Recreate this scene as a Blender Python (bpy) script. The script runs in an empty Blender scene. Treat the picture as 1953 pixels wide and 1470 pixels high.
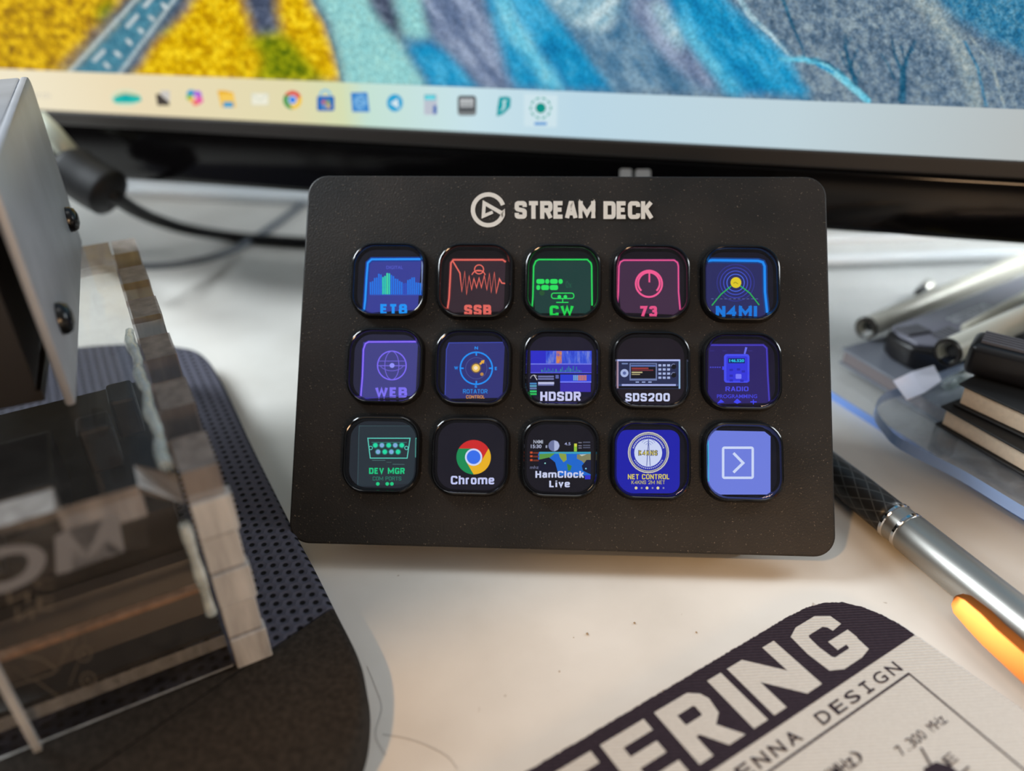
import bpy, bmesh, math, random
from mathutils import Vector, Matrix
random.seed(7)
S = bpy.context.scene
COL = S.collection
W, H = 1953, 1470
# ------------------------------------------------------------------ camera
F_PX, PITCH, ROLL, CAM_H = 1521.95, 0.5586021, -0.0162259, 0.1273958
_f = Vector((0, math.cos(PITCH), -math.sin(PITCH)))
_r0 = Vector((1, 0, 0)); _u0 = _r0.cross(_f)
_r = _r0*math.cos(ROLL) + _u0*math.sin(ROLL)
_u = -_r0*math.sin(ROLL) + _u0*math.cos(ROLL)
O = Vector((0, 0, CAM_H))
cam = bpy.data.cameras.new('camera'); camo = bpy.data.objects.new('camera', cam); COL.objects.link(camo)
cam.sensor_fit = 'HORIZONTAL'; cam.sensor_width = 9.8; cam.lens = F_PX/W*9.8
cam.clip_start = 0.004; cam.clip_end = 50
camo.matrix_world = Matrix.Translation(O) @ Matrix((_r, _u, -_f)).transposed().to_4x4()
cam.dof.use_dof = True; cam.dof.focus_distance = 0.170; cam.dof.aperture_fstop = 1.85
S.camera = camo
# ------------------------------------------------------------------ colour management, world, lights
S.view_settings.view_transform = 'Standard'; S.view_settings.look = 'None'
S.view_settings.exposure = 0.0; S.view_settings.gamma = 1.0; S.view_settings.use_curve_mapping = False
wd = bpy.data.worlds.new('room_light'); S.world = wd; wd.use_nodes = True
nt = wd.node_tree; nt.nodes.clear()
wo = nt.nodes.new('ShaderNodeOutputWorld'); wb = nt.nodes.new('ShaderNodeBackground')
tc = nt.nodes.new('ShaderNodeTexCoord'); sx = nt.nodes.new('ShaderNodeSeparateXYZ'); cr = nt.nodes.new('ShaderNodeValToRGB')
nt.links.new(tc.outputs['Generated'], sx.inputs[0]); nt.links.new(sx.outputs['Z'], cr.inputs[0])
cr.color_ramp.elements[0].position = 0.0; cr.color_ramp.elements[0].color = (.10, .095, .09, 1)
cr.color_ramp.elements[1].position = 0.8; cr.color_ramp.elements[1].color = (.62, .64, .66, 1)
nt.links.new(cr.outputs[0], wb.inputs[0]); nt.links.new(wb.outputs[0], wo.inputs[0]); wb.inputs[1].default_value = .42

def aim(o, tgt):
    d = Vector(tgt) - o.location
    o.rotation_euler = d.to_track_quat('-Z', 'Y').to_euler()
def area(name, loc, tgt, size, power, col):
    l = bpy.data.lights.new(name, 'AREA'); l.shape = 'SQUARE'; l.size = size; l.energy = power; l.color = col
    o = bpy.data.objects.new(name, l); COL.objects.link(o); o.location = loc; aim(o, tgt); return o
area('window_daylight', (-.36, .27, .32), (-.06, .34, 0), .22, 3.4, (.86, .94, 1.0))
area('tray_fill_light', (.37, .235, .24), (.15, .34, 0), .18, 1.8, (.88, .95, 1.0))  # added cool fill that brightens the tray side, stands for no real window
area('overhead_fill', (.10, .24, 1.3), (0.05, .27, 0), .5, 1.3, (.95, .98, 1.0))  # added weak overhead fill over the desk, no known fixture
area('warm_front_fill', (.27, -.48, .20), (.13, .14, .02), .12, 1.4, (1.0, .64, .36))  # added warm fill for the notebook pages and the control pad's face
sp = bpy.data.lights.new('desk_lamp_light', 'SPOT'); sp.energy = 6.7; sp.color = (1.0, .56, .22)
sp.spot_size = math.radians(37.4); sp.spot_blend = .09; sp.shadow_soft_size = .012
spo = bpy.data.objects.new('desk_lamp_light', sp); COL.objects.link(spo); spo.location = (-.26, -.22, .44); aim(spo, (.02, -.075, 0))

# ------------------------------------------------------------------ helpers
def lin(c):
    c = c/255.0
    return c/12.92 if c <= .04045 else ((c+.055)/1.055)**2.4
def L3(rgb): return (lin(rgb[0]), lin(rgb[1]), lin(rgb[2]), 1)
def ray(x, y): return _f + _r*((x-W/2)/F_PX) + _u*((H/2-y)/F_PX)
def at(x, y, z=0.0):
    d = ray(x, y); return O + d*((z-CAM_H)/d.z)
def on_plane(x, y, P, n):
    d = ray(x, y); return O + d*((P-O).dot(n)/d.dot(n))
def px(P):
    d = Vector(P)-O; z = d.dot(_f); return (W/2+F_PX*d.dot(_r)/z, H/2-F_PX*d.dot(_u)/z)
def z_above(P, ypx):
    a, b = 0.0, .4
    for _ in range(60):
        m = (a+b)/2
        if px((P.x, P.y, m))[1] > ypx: a = m
        else: b = m
    return a

MATS = {}
def _mat(name):
    m = bpy.data.materials.new(name); m.use_nodes = True
    return m, m.node_tree, m.node_tree.nodes['Principled BSDF']
def pbr(name, rgb, rough=.5, metal=0.0, spec=.5, bump=None, var=0.0, vscale=300, coat=0.0):
    if name in MATS: return MATS[name]
    m, t, b = _mat(name)
    b.inputs['Base Color'].default_value = L3(rgb); b.inputs['Roughness'].default_value = rough
    b.inputs['Metallic'].default_value = metal; b.inputs['Specular IOR Level'].default_value = spec
    b.inputs['Coat Weight'].default_value = coat
    if bump or var:
        c = t.nodes.new('ShaderNodeTexCoord')
    if var:
        n = t.nodes.new('ShaderNodeTexNoise'); n.inputs['Scale'].default_value = vscale; n.inputs['Detail'].default_value = 6
        t.links.new(c.outputs['Object'], n.inputs['Vector'])
        r = t.nodes.new('ShaderNodeValToRGB'); base = L3(rgb)
        r.color_ramp.elements[0].position = .3; r.color_ramp.elements[1].position = .7
        r.color_ramp.elements[0].color = tuple(v*(1-var) for v in base[:3])+(1,)
        r.color_ramp.elements[1].color = tuple(min(1, v*(1+var)) for v in base[:3])+(1,)
        t.links.new(n.outputs['Fac'], r.inputs[0]); t.links.new(r.outputs[0], b.inputs['Base Color'])
    if bump:
        n = t.nodes.new('ShaderNodeTexNoise'); n.inputs['Scale'].default_value = bump[0]; n.inputs['Detail'].default_value = 4
        t.links.new(c.outputs['Object'], n.inputs['Vector'])
        bp = t.nodes.new('ShaderNodeBump'); bp.inputs['Strength'].default_value = bump[1]; bp.inputs['Distance'].default_value = bump[2]
        t.links.new(n.outputs['Fac'], bp.inputs['Height']); t.links.new(bp.outputs[0], b.inputs['Normal'])
    MATS[name] = m; return m
def emi(rgb, s=1.0, noise=None):
    key = ('emi', tuple(rgb), s, str(noise))
    if key in MATS: return MATS[key]
    m = bpy.data.materials.new('screen_light_%02x%02x%02x' % tuple(int(v) for v in rgb)); m.use_nodes = True
    t = m.node_tree; t.nodes.clear(); o = t.nodes.new('ShaderNodeOutputMaterial'); e = t.nodes.new('ShaderNodeEmission')
    e.inputs[0].default_value = L3(rgb); e.inputs[1].default_value = s
    if noise:      # noise=(scale, rgb2, rgb3, stretch_vector, distortion)
        c = t.nodes.new('ShaderNodeTexCoord'); mp = t.nodes.new('ShaderNodeMapping')
        mp.inputs['Scale'].default_value = noise[3]; mp.inputs['Rotation'].default_value = (0, noise[5] if len(noise) > 5 else 0, 0)
        n = t.nodes.new('ShaderNodeTexNoise'); n.inputs['Scale'].default_value = noise[0]; n.inputs['Detail'].default_value = 8; n.inputs['Roughness'].default_value = .68
        n.inputs['Distortion'].default_value = noise[4]
        r = t.nodes.new('ShaderNodeValToRGB'); r.color_ramp.elements[0].position = .34; r.color_ramp.elements[1].position = .66
        r.color_ramp.elements[0].color = L3(noise[1]); r.color_ramp.elements[1].color = L3(noise[2])
        k = r.color_ramp.elements.new(.5); k.color = L3(rgb)
        t.links.new(c.outputs['Object'], mp.inputs[0]); t.links.new(mp.outputs[0], n.inputs['Vector'])
        t.links.new(n.outputs['Fac'], r.inputs[0]); t.links.new(r.outputs[0], e.inputs[0])
    t.links.new(e.outputs[0], o.inputs[0]); MATS[key] = m; return m
def clear(name, tint=(1, 1, 1), rough=.02, ior=1.49, haze=0.0, hazecol=(200, 205, 210)):
    """thin clear plastic: straight see-through plus a Fresnel mirror, with a little surface haze"""
    if name in MATS: return MATS[name]
    m = bpy.data.materials.new(name); m.use_nodes = True; t = m.node_tree; t.nodes.clear()
    o = t.nodes.new('ShaderNodeOutputMaterial'); tr = t.nodes.new('ShaderNodeBsdfTransparent'); gl = t.nodes.new('ShaderNodeBsdfGlossy')
    fr = t.nodes.new('ShaderNodeFresnel'); mx = t.nodes.new('ShaderNodeMixShader')
    tr.inputs[0].default_value = (*tint, 1); gl.inputs['Roughness'].default_value = rough; fr.inputs['IOR'].default_value = ior
    ge = t.nodes.new('ShaderNodeNewGeometry'); ir = t.nodes.new('ShaderNodeMapRange')     # thin sheet: same mirror from either side
    ir.inputs[3].default_value = ior; ir.inputs[4].default_value = 1/ior
    t.links.new(ge.outputs['Backfacing'], ir.inputs[0]); t.links.new(ir.outputs[0], fr.inputs['IOR'])
    t.links.new(fr.outputs[0], mx.inputs[0]); t.links.new(gl.outputs[0], mx.inputs[2])
    if haze:
        df = t.nodes.new('ShaderNodeBsdfDiffuse'); df.inputs[0].default_value = L3(hazecol)
        m2 = t.nodes.new('ShaderNodeMixShader'); c = t.nodes.new('ShaderNodeTexCoord'); n = t.nodes.new('ShaderNodeTexNoise')
        n.inputs['Scale'].default_value = 260; n.inputs['Detail'].default_value = 8
        mm = t.nodes.new('ShaderNodeMath'); mm.operation = 'MULTIPLY'; mm.inputs[1].default_value = haze*2
        t.links.new(c.outputs['Object'], n.inputs['Vector']); t.links.new(n.outputs['Fac'], mm.inputs[0]); t.links.new(mm.outputs[0], m2.inputs[0])
        t.links.new(tr.outputs[0], m2.inputs[1]); t.links.new(df.outputs[0], m2.inputs[2]); t.links.new(m2.outputs[0], mx.inputs[1])
    else: t.links.new(tr.outputs[0], mx.inputs[1])
    t.links.new(mx.outputs[0], o.inputs[0]); MATS[name] = m; return m
def cut_edge(name, rgb, see=.45, rough=.2):
    """sawn acrylic edge: streaky, glossy, partly see-through"""
    if name in MATS: return MATS[name]
    m, t, b = _mat(name)
    c = t.nodes.new('ShaderNodeTexCoord'); mp = t.nodes.new('ShaderNodeMapping'); mp.inputs['Scale'].default_value = (1, 1, .15)
    n = t.nodes.new('ShaderNodeTexNoise'); n.inputs['Scale'].default_value = 420; n.inputs['Detail'].default_value = 5
    r = t.nodes.new('ShaderNodeValToRGB'); base = L3(rgb)
    r.color_ramp.elements[0].position = .32; r.color_ramp.elements[1].position = .68
    r.color_ramp.elements[0].color = tuple(v*.72 for v in base[:3])+(1,); r.color_ramp.elements[1].color = tuple(min(1, v*1.22) for v in base[:3])+(1,)
    t.links.new(c.outputs['Object'], mp.inputs[0]); t.links.new(mp.outputs[0], n.inputs['Vector']); t.links.new(n.outputs['Fac'], r.inputs[0])
    t.links.new(r.outputs[0], b.inputs['Base Color']); b.inputs['Roughness'].default_value = rough; b.inputs['Specular IOR Level'].default_value = .2
    bp = t.nodes.new('ShaderNodeBump'); bp.inputs['Strength'].default_value = .35; bp.inputs['Distance'].default_value = .0006
    t.links.new(n.outputs['Fac'], bp.inputs['Height']); t.links.new(bp.outputs[0], b.inputs['Normal'])
    tr = t.nodes.new('ShaderNodeBsdfTransparent'); mx = t.nodes.new('ShaderNodeMixShader'); mx.inputs[0].default_value = see
    out = t.nodes['Material Output']
    t.links.new(b.outputs[0], mx.inputs[1]); t.links.new(tr.outputs[0], mx.inputs[2]); t.links.new(mx.outputs[0], out.inputs[0])
    MATS[name] = m; return m

def world_loc(o):
    v = Vector((0, 0, 0))
    while o: v += o.location; o = o.parent
    return v
def link(name, me, mats, parent=None, origin=None):
    o = bpy.data.objects.new(name, me); COL.objects.link(o)
    for m in (mats if isinstance(mats, (list, tuple)) else [mats]): me.materials.append(m)
    off = world_loc(parent) if parent else Vector((0, 0, 0))
    if origin is not None: o.location = Vector(origin)-off; off = Vector(origin)
    me.transform(Matrix.Translation(-off)); 
    if parent: o.parent = parent
    return o
def obj(name, bm, mats, parent=None, origin=None, smooth=None):
    bmesh.ops.recalc_face_normals(bm, faces=bm.faces)
    me = bpy.data.meshes.new(name); bm.to_mesh(me); bm.free()
    if smooth is not None:
        me.polygons.foreach_set('use_smooth', [True]*len(me.polygons))
        me.set_sharp_from_angle(angle=math.radians(smooth))
    return link(name, me, mats, parent, origin)
def tag(o, label, cat, group=None, kind=None):
    if label: o['label'] = label
    if cat: o['category'] = cat
    if group: o['group'] = group
    if kind: o['kind'] = kind
    return o
def thing(name, loc, label, cat, group=None):
    o = bpy.data.objects.new(name, None); COL.objects.link(o); o.location = loc; o.empty_display_size = .01
    return tag(o, label, cat, group)
def prism(bm, pts, vec, cap=0, side=0):
    """closed polygon of 3D points extruded by vec"""
    a = [bm.verts.new(p) for p in pts]; b = [bm.verts.new(Vector(p)+vec) for p in pts]
    f1 = bm.faces.new(a); f2 = bm.faces.new(list(reversed(b))); f1.material_index = f2.material_index = cap
    for i in range(len(a)):
        j = (i+1) % len(a); f = bm.faces.new([a[i], b[i], b[j], a[j]]); f.material_index = side
    return f1, f2
def bevel(bm, w, seg=3, ang=30):
    bmesh.ops.recalc_face_normals(bm, faces=bm.faces)
    es = [e for e in bm.edges if len(e.link_faces) == 2 and e.calc_face_angle(0) > math.radians(ang)]
    bmesh.ops.bevel(bm, geom=es, offset=w, segments=seg, profile=.5, affect='EDGES', clamp_overlap=True)
def obox(bm, c, ax, ay, az, mi=0):
    """box from corner c with edge vectors"""
    c = Vector(c); f1, f2 = prism(bm, [c, c+ax, c+ax+ay, c+ay], az, mi, mi)
def rrect(w, h, r, n=8):
    pts = []
    for cx, cy, a0 in ((w/2-r, h/2-r, 0), (-w/2+r, h/2-r, 90), (-w/2+r, -h/2+r, 180), (w/2-r, -h/2+r, 270)):
        for i in range(n+1):
            a = math.radians(a0+90*i/n); pts.append((cx+r*math.cos(a), cy+r*math.sin(a)))
    return pts
def smooth_path(P, n=8, closed=False):
    P = [Vector(p) for p in P]; out = []; N = len(P)
    rng = range(N if closed else N-1)
    for i in rng:
        p0 = P[(i-1) % N] if closed or i > 0 else P[0]; p1 = P[i]; p2 = P[(i+1) % N]
        p3 = P[(i+2) % N] if closed or i+2 < N else P[-1]
        for k in range(n):
            t = k/n
            out.append(.5*((2*p1)+(p2-p0)*t+(2*p0-5*p1+4*p2-p3)*t*t+(3*p1-p0-3*p2+p3)*t**3))
    if not closed: out.append(P[-1])
    return out
def tube(bm, P, R, seg=14, caps=True, mi=0, uv=None):
    P = [Vector(p) for p in P]; n = len(P)
    R = R if isinstance(R, (list, tuple)) else [R]*n
    T = [(P[min(i+1, n-1)]-P[max(i-1, 0)]).normalized() for i in range(n)]
    a = Vector((0, 0, 1)) if abs(T[0].z) < .9 else Vector((1, 0, 0))
    N = (a - T[0]*a.dot(T[0])).normalized(); rings = []; ln = 0
    for i in range(n):
        N = (N - T[i]*N.dot(T[i])).normalized(); B = T[i].cross(N)
        if i: ln += (P[i]-P[i-1]).length
        rings.append(([bm.verts.new(P[i]+(N*math.cos(2*math.pi*k/seg)+B*math.sin(2*math.pi*k/seg))*R[i]) for k in range(seg)], ln))
    for i in range(n-1):
        for k in range(seg):
            k2 = (k+1) % seg
            f = bm.faces.new([rings[i][0][k], rings[i][0][k2], rings[i+1][0][k2], rings[i+1][0][k]]); f.material_index = mi; f.smooth = True
            if uv is not None:
                for lp, (u, v) in zip(f.loops, ((k/seg, rings[i][1]), ((k+1)/seg, rings[i][1]), ((k+1)/seg, rings[i+1][1]), (k/seg, rings[i+1][1]))): lp[uv].uv = (u, v)
    if caps:
        for rg in (rings[0][0], list(reversed(rings[-1][0]))): bm.faces.new(rg).material_index = mi
_tx = {}
def text_shape(s, bold=0.0, space=1.0):
    k = (s, bold, space)
    if k in _tx: return _tx[k]
    c = bpy.data.curves.new('t', 'FONT'); c.body = s; c.size = 1; c.offset = bold; c.space_character = space; c.resolution_u = 4; c.fill_mode = 'BOTH'
    o = bpy.data.objects.new('t', c); COL.objects.link(o); bpy.context.view_layer.update()
    me = bpy.data.meshes.new_from_object(o.evaluated_get(bpy.context.evaluated_depsgraph_get()))
    V = [(v.co.x, v.co.y) for v in me.vertices]; Fc = [list(p.vertices) for p in me.polygons]
    x0 = min(v[0] for v in V); x1 = max(v[0] for v in V); y0 = min(v[1] for v in V); y1 = max(v[1] for v in V)
    V = [((x-x0)/(x1-x0), (y-y0)/(y1-y0)) for x, y in V]
    bpy.data.objects.remove(o); bpy.data.curves.remove(c); bpy.data.meshes.remove(me)
    _tx[k] = (V, Fc); return _tx[k]

O8 = [(.5, 1), (1, 1), (1, .5), (1, 0), (.5, 0), (0, 0), (0, .5), (0, 1)]
GW = dict(I=.2, i=.2, l=.2, M=.95, W=1.05, m=1.0, E=.6, L=.58, T=.66, r=.42, S=.68, A=.72, V=.74)
GLYPH = {'A': [('s', [(0, -.1), (.43, 1.0), (.57, 1.0), (1, -.1)]), ('n', [(.2, .26), (.8, .26)])], 'B': [('s', [(0, 0), (0, 1)]), ('c', [(0, 1), (.5, 1), (.95, 1), (.95, .53), (.5, .53), (0, .53)]), ('c', [(0, .53), (.6, .53), (1, .53), (1, 0), (.6, 0), (0, 0)])],
 'C': [('c', [(1, .74), (1, 1), (.5, 1), (0, 1), (0, .5), (0, 0), (.5, 0), (1, 0), (1, .26)])], 'D': [('s', [(0, 0), (0, 1)]), ('c', [(0, 1), (.5, 1), (1, 1), (1, .5), (1, 0), (.5, 0), (0, 0)])],
 'E': [('n', [(1.1, 1), (0, 1), (0, 0), (1.1, 0)]), ('n', [(0, .52), (.95, .52)])], 'G': [('c', [(1, .78), (1, 1), (.5, 1), (0, 1), (0, .5), (0, 0), (.5, 0), (1, 0), (1, .3)]), ('n', [(1, -.1), (1, .42), (.55, .42)])],
 'H': [('s', [(0, 0), (0, 1)]), ('s', [(1, 0), (1, 1)]), ('n', [(0, .52), (1, .52)])], 'I': [('s', [(.5, 0), (.5, 1)])], 'K': [('s', [(0, 0), (0, 1)]), ('n', [(0, .38), (.98, 1.08)]), ('n', [(.3, .62), (1.04, -.1)])],
 'L': [('n', [(0, 1.1), (0, 0), (1.1, 0)])], 'M': [('n', [(0, -.11), (0, .96), (.5, .2), (1, .96), (1, -.11)]), ('s', [(0, .5), (0, 1)]), ('s', [(1, .5), (1, 1)])], 'N': [('s', [(0, 0), (0, 1)]), ('s', [(1, 0), (1, 1)]), ('n', [(0, 1), (1, 0)])],
 'O': [('co', O8)], '0': [('co', O8)], 'P': [('s', [(0, 0), (0, 1)]), ('c', [(0, 1), (.6, 1), (1, 1), (1, .46), (.6, .46), (0, .46)])], 'R': [('s', [(0, 0), (0, 1)]), ('c', [(0, 1), (.6, 1), (1, 1), (1, .48), (.6, .48), (0, .48)]), ('n', [(.55, .48), (1.02, -.1)])],
 'S': [('c', [(1, .72), (1, 1), (.5, 1), (0, 1), (0, .74), (0, .56), (.5, .5), (1, .44), (1, .26), (1, 0), (.5, 0), (0, 0), (0, .28)])], 'T': [('n', [(-.1, 1), (1.1, 1)]), ('s', [(.5, 1), (.5, 0)])], 'U': [('c', [(0, 1.1), (0, .4), (0, 0), (.5, 0), (1, 0), (1, .4), (1, 1.1)])],
 'V': [('n', [(0, 1.1), (.5, 0), (1, 1.1)])], 'W': [('n', [(0, 1.1), (.25, 0), (.5, .9), (.75, 0), (1, 1.1)])], '2': [('c', [(0, .7), (0, 1), (.5, 1), (1, 1), (1, .72), (1, .5), (.5, .28), (0, 0)]), ('n', [(-.1, 0), (1.1, 0)])],
 '3': [('c', [(0, .78), (.1, 1), (.5, 1), (.95, 1), (.95, .53), (.5, .53), (.35, .53)]), ('c', [(.35, .53), (.5, .53), (1, .53), (1, 0), (.5, 0), (.1, 0), (0, .22)])], '4': [('n', [(.75, -.1), (.75, .95), (0, .28), (1.15, .28)])], '7': [('n', [(-.1, 1), (.95, 1), (.35, -.1)])],
 '8': [('co', [(.5, 1), (.95, 1), (.95, .53), (.5, .53), (.05, .53), (.05, 1)]), ('co', [(.5, .53), (1, .53), (1, 0), (.5, 0), (0, 0), (0, .53)])],
 'a': [('c', [(.05, .6), (.1, .74), (.5, .74), (1, .74), (1, .45), (1, -.1)]), ('c', [(1, .44), (.4, .44), (0, .42), (0, 0), (.5, 0), (1, .1)])], 'c': [('c', [(1, .5), (1, .74), (.5, .74), (0, .74), (0, .37), (0, 0), (.5, 0), (1, 0), (1, .22)])], 'e': [('c', [(0, .38), (.5, .38), (1, .38), (1, .74), (.5, .74), (0, .74), (0, .36), (0, 0), (.5, 0), (1, 0), (1, .14)])],
 'h': [('s', [(0, 0), (0, 1)]), ('c', [(0, .4), (0, .74), (.6, .74), (1, .74), (1, .4), (1, -.1)])], 'i': [('n', [(.5, -.1), (.5, .78)]), ('n', [(.5, .94), (.5, 1.1)])], 'k': [('s', [(0, 0), (0, 1)]), ('n', [(0, .26), (1, .84)]), ('n', [(.3, .46), (1.04, -.1)])], 'l': [('s', [(.5, 0), (.5, 1)])],
 'm': [('n', [(0, -.1), (0, .8)]), ('c', [(0, .45), (0, .74), (.28, .74), (.5, .74), (.5, .4), (.5, -.1)]), ('c', [(.5, .45), (.5, .74), (.78, .74), (1, .74), (1, .4), (1, -.1)])], 'o': [('co', [(a, b*.74) for a, b in O8])], 'r': [('n', [(0, -.1), (0, .8)]), ('c', [(0, .4), (0, .72), (.6, .74), (1.1, .74)])], 'v': [('n', [(0, .84), (.5, 0), (1, .84)])]}
class Flat:
    """flat artwork in a plane: every shape sits a hair above the one before; mapper gives (a, b, lift) -> world point"""
    def __init__(s, mapper, start=0.0, step=1.2e-5):
        s.map = mapper; s.bm = bmesh.new(); s.h = start; s.step = step; s.mats = []
    def mi(s, m):
        if m not in s.mats: s.mats.append(m)
        return s.mats.index(m)
    def m(s, col): return emi(col) if isinstance(col, tuple) else col
    def poly(s, pts, col):
        s.h += s.step
        vs = [s.bm.verts.new(s.map(a, b, s.h)) for a, b in pts]
        f = s.bm.faces.new(vs); f.material_index = s.mi(s.m(col))
        if len(vs) > 4: bmesh.ops.triangulate(s.bm, faces=[f])
    def rect(s, x0, y0, x1, y1, col): s.poly([(x0, y0), (x1, y0), (x1, y1), (x0, y1)], col)
    def rrect(s, x0, y0, x1, y1, r, col):
        s.poly([((x0+x1)/2+a, (y0+y1)/2+b) for a, b in rrect(x1-x0, y1-y0, r, 6)], col)
    def circ(s, cx, cy, r, col, ry=None, n=28):
        s.poly([(cx+r*math.cos(2*math.pi*i/n), cy+(ry or r)*math.sin(2*math.pi*i/n)) for i in range(n)], col)
    def stroke(s, pts, w, col, closed=False, xf=None):
        s.h += s.step; mi = s.mi(s.m(col)); n = len(pts); P = [Vector(p) for p in pts]; Lf = []; Rt = []
        ws = w if isinstance(w, (list, tuple)) else [w]*n
        for i in range(n):
            a = P[(i-1) % n] if closed or i else P[0]; b = P[(i+1) % n] if closed or i < n-1 else P[-1]
            d1 = (P[i]-a); d2 = (b-P[i])
            d1 = d1.normalized() if d1.length > 1e-9 else d2.normalized(); d2 = d2.normalized() if d2.length > 1e-9 else d1
            n1 = Vector((-d1.y, d1.x)); n2 = Vector((-d2.y, d2.x)); mm = n1+n2
            mm = mm.normalized() if mm.length > 1e-6 else n1
            k = ws[i]/2/max(.45, mm.dot(n1)); Lf.append(P[i]+mm*k); Rt.append(P[i]-mm*k)
        if xf: Lf = [xf(p) for p in Lf]; Rt = [xf(p) for p in Rt]
        vl = [s.bm.verts.new(s.map(p.x, p.y, s.h)) for p in Lf]; vr = [s.bm.verts.new(s.map(p.x, p.y, s.h)) for p in Rt]
        for i in range(n if closed else n-1):
            j = (i+1) % n; f = s.bm.faces.new([vl[i], vr[i], vr[j], vl[j]]); f.material_index = mi
    def ring(s, cx, cy, r, w, col, a0=0, a1=360, n=40, ry=None):
        full = abs(a1-a0) >= 360; k = n if full else n+1
        s.stroke([(cx+r*math.cos(math.radians(a0+(a1-a0)*i/n)), cy+(ry or r)*math.sin(math.radians(a0+(a1-a0)*i/n))) for i in range(k)], w, col, full)
    def text(s, body, x0, y0, x1, y1, col, bold=0.0, space=1.0, mirror=False):
        s.h += s.step; V, Fc = text_shape(body, bold, space); mi = s.mi(s.m(col))
        vs = [s.bm.verts.new(s.map(x0+(x1-x0)*((1-u) if mirror else u), y1+(y0-y1)*v, s.h)) for u, v in V]
        for f in Fc:
            try: s.bm.faces.new([vs[i] for i in f]).material_index = mi
            except ValueError: pass
    def vtext(s, body, x0, y0, x1, y1, col, t=.2, gap=.13):
        """block lettering drawn with strokes, fitted to the box"""
        xs = []; x = 0
        for ch in body:
            w = GW.get(ch, .60 if ch.islower() else .70); w = max(w, t*1.02) if ch != ' ' else .34; xs.append((x, w)); x += w+gap
        tot = x-gap; kx, ky = (x1-x0)/tot, (y1-y0)
        xf = lambda p: Vector((x0+p.x*kx, y1-p.y*ky))
        for ch, (cx, w) in zip(body, xs):
            for kind, pts in GLYPH.get(ch, ()):
                P = [Vector((cx+t/2+a*(w-t), (t/2+b*(1-t)) if ch.isupper() or ch.isdigit() else (t/2+b*(1-t)))) for a, b in pts]
                if 'c' in kind:
                    for _ in range(3):
                        n = len(P); Q = [] if 'o' in kind else [P[0]]
                        for i in range(n if 'o' in kind else n-1):
                            A, B = P[i], P[(i+1) % n]; Q += [A*.75+B*.25, A*.25+B*.75]
                        if 'o' not in kind: Q.append(P[-1])
                        P = Q
                else:   # run straight ends out to the letter's edge
                    for i, j in ((0, 1), (-1, -2)):
                        d = (P[i]-P[j]); d.normalize()
                        if abs(d.x) < .05 or abs(d.y) < .05: P[i] = P[i]+d*t/2*(1 if kind != 'n' else 0)
                s.stroke(P, t, col, 'o' in kind, xf)
    def done(s, name, parent=None, origin=None, face=None):
        me = bpy.data.meshes.new(name)
        s.bm.normal_update()
        if face is not None:
            for f in s.bm.faces:
                if f.normal.dot(face) < 0: f.normal_flip()
        s.bm.to_mesh(me); s.bm.free()
        return link(name, me, s.mats, parent, origin)

UP = Vector((0, 0, 1))
def V2(p, z): return Vector((p[0], p[1], z))

# ------------------------------------------------------------------ materials
def desk_material():
    m, t, b = _mat('white_laminate')
    c = t.nodes.new('ShaderNodeTexCoord')
    n = t.nodes.new('ShaderNodeTexNoise'); n.inputs['Scale'].default_value = 26; n.inputs['Detail'].default_value = 8
    r = t.nodes.new('ShaderNodeValToRGB'); r.color_ramp.elements[0].color = L3((204, 200, 192)); r.color_ramp.elements[1].color = L3((220, 217, 210))
    r.color_ramp.elements[0].position = .3; r.color_ramp.elements[1].position = .6
    v = t.nodes.new('ShaderNodeTexNoise'); v.inputs['Scale'].default_value = 330; v.inputs['Detail'].default_value = 2
    q = t.nodes.new('ShaderNodeValToRGB'); q.color_ramp.elements[0].position = .755; q.color_ramp.elements[1].position = .80
    q.color_ramp.elements[0].color = (0, 0, 0, 1); q.color_ramp.elements[1].color = (.6, .6, .6, 1)
    mx = t.nodes.new('ShaderNodeMixRGB'); mx.inputs[2].default_value = L3((126, 104, 78))
    for k in (n, v): t.links.new(c.outputs['Object'], k.inputs['Vector'])
    t.links.new(n.outputs['Fac'], r.inputs[0]); t.links.new(v.outputs['Fac'], q.inputs[0])
    t.links.new(q.outputs[0], mx.inputs[0]); t.links.new(r.outputs[0], mx.inputs[1]); t.links.new(mx.outputs[0], b.inputs['Base Color'])
    b.inputs['Roughness'].default_value = .42; b.inputs['Specular IOR Level'].default_value = .4
    return m
BLACK_GLOSS = pbr('black_gloss_plastic', (12, 12, 14), .12)
BLACK_PLASTIC = pbr('black_plastic', (26, 25, 26), .45)
CHROME = pbr('chrome', (225, 225, 225), .08, 1.0)

# ------------------------------------------------------------------ the setting: wall and desk
bm = bmesh.new()
wa, wb_ = at(260, 378, 0), at(581, 394, 0); wdv = (wb_-wa); wdv.z = 0; wdv.normalize(); wn = Vector((-wdv.y, wdv.x, 0))
p0 = wa + wn*.028 - wdv*.7; obox(bm, V2(p0, -.3), wdv*1.7, wn*.02, UP*1.2)
wl = obj('wall_back', bm, pbr('pale_wall_paint', (196, 202, 204), .7)); wl['kind'] = 'structure'
bm = bmesh.new(); p1 = wa - wdv*.7
obox(bm, V2(p1, .0), wdv*1.7, wn*.0278, UP*.004); obox(bm, V2(p1+wn*.012, .004), wdv*1.7, wn*.0158, UP*.012)
bevel(bm, .0012, 2)
tr_ = obj('trim_1', bm, pbr('white_trim', (226, 230, 232), .25)); tr_['kind'] = 'structure'
bm = bmesh.new()
q0 = V2(wa+wn*.0278-wdv*.62, 0); q1 = V2(wa+wn*.0278+wdv*.86, 0)
prism(bm, [q0, q1, Vector((.72, -.30, 0)), Vector((-.72, -.30, 0))], Vector((0, 0, -.025)))
dk = obj('desk', bm, desk_material()); tag(dk, 'white laminate desk top under everything, specked with dust', 'desk')

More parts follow.
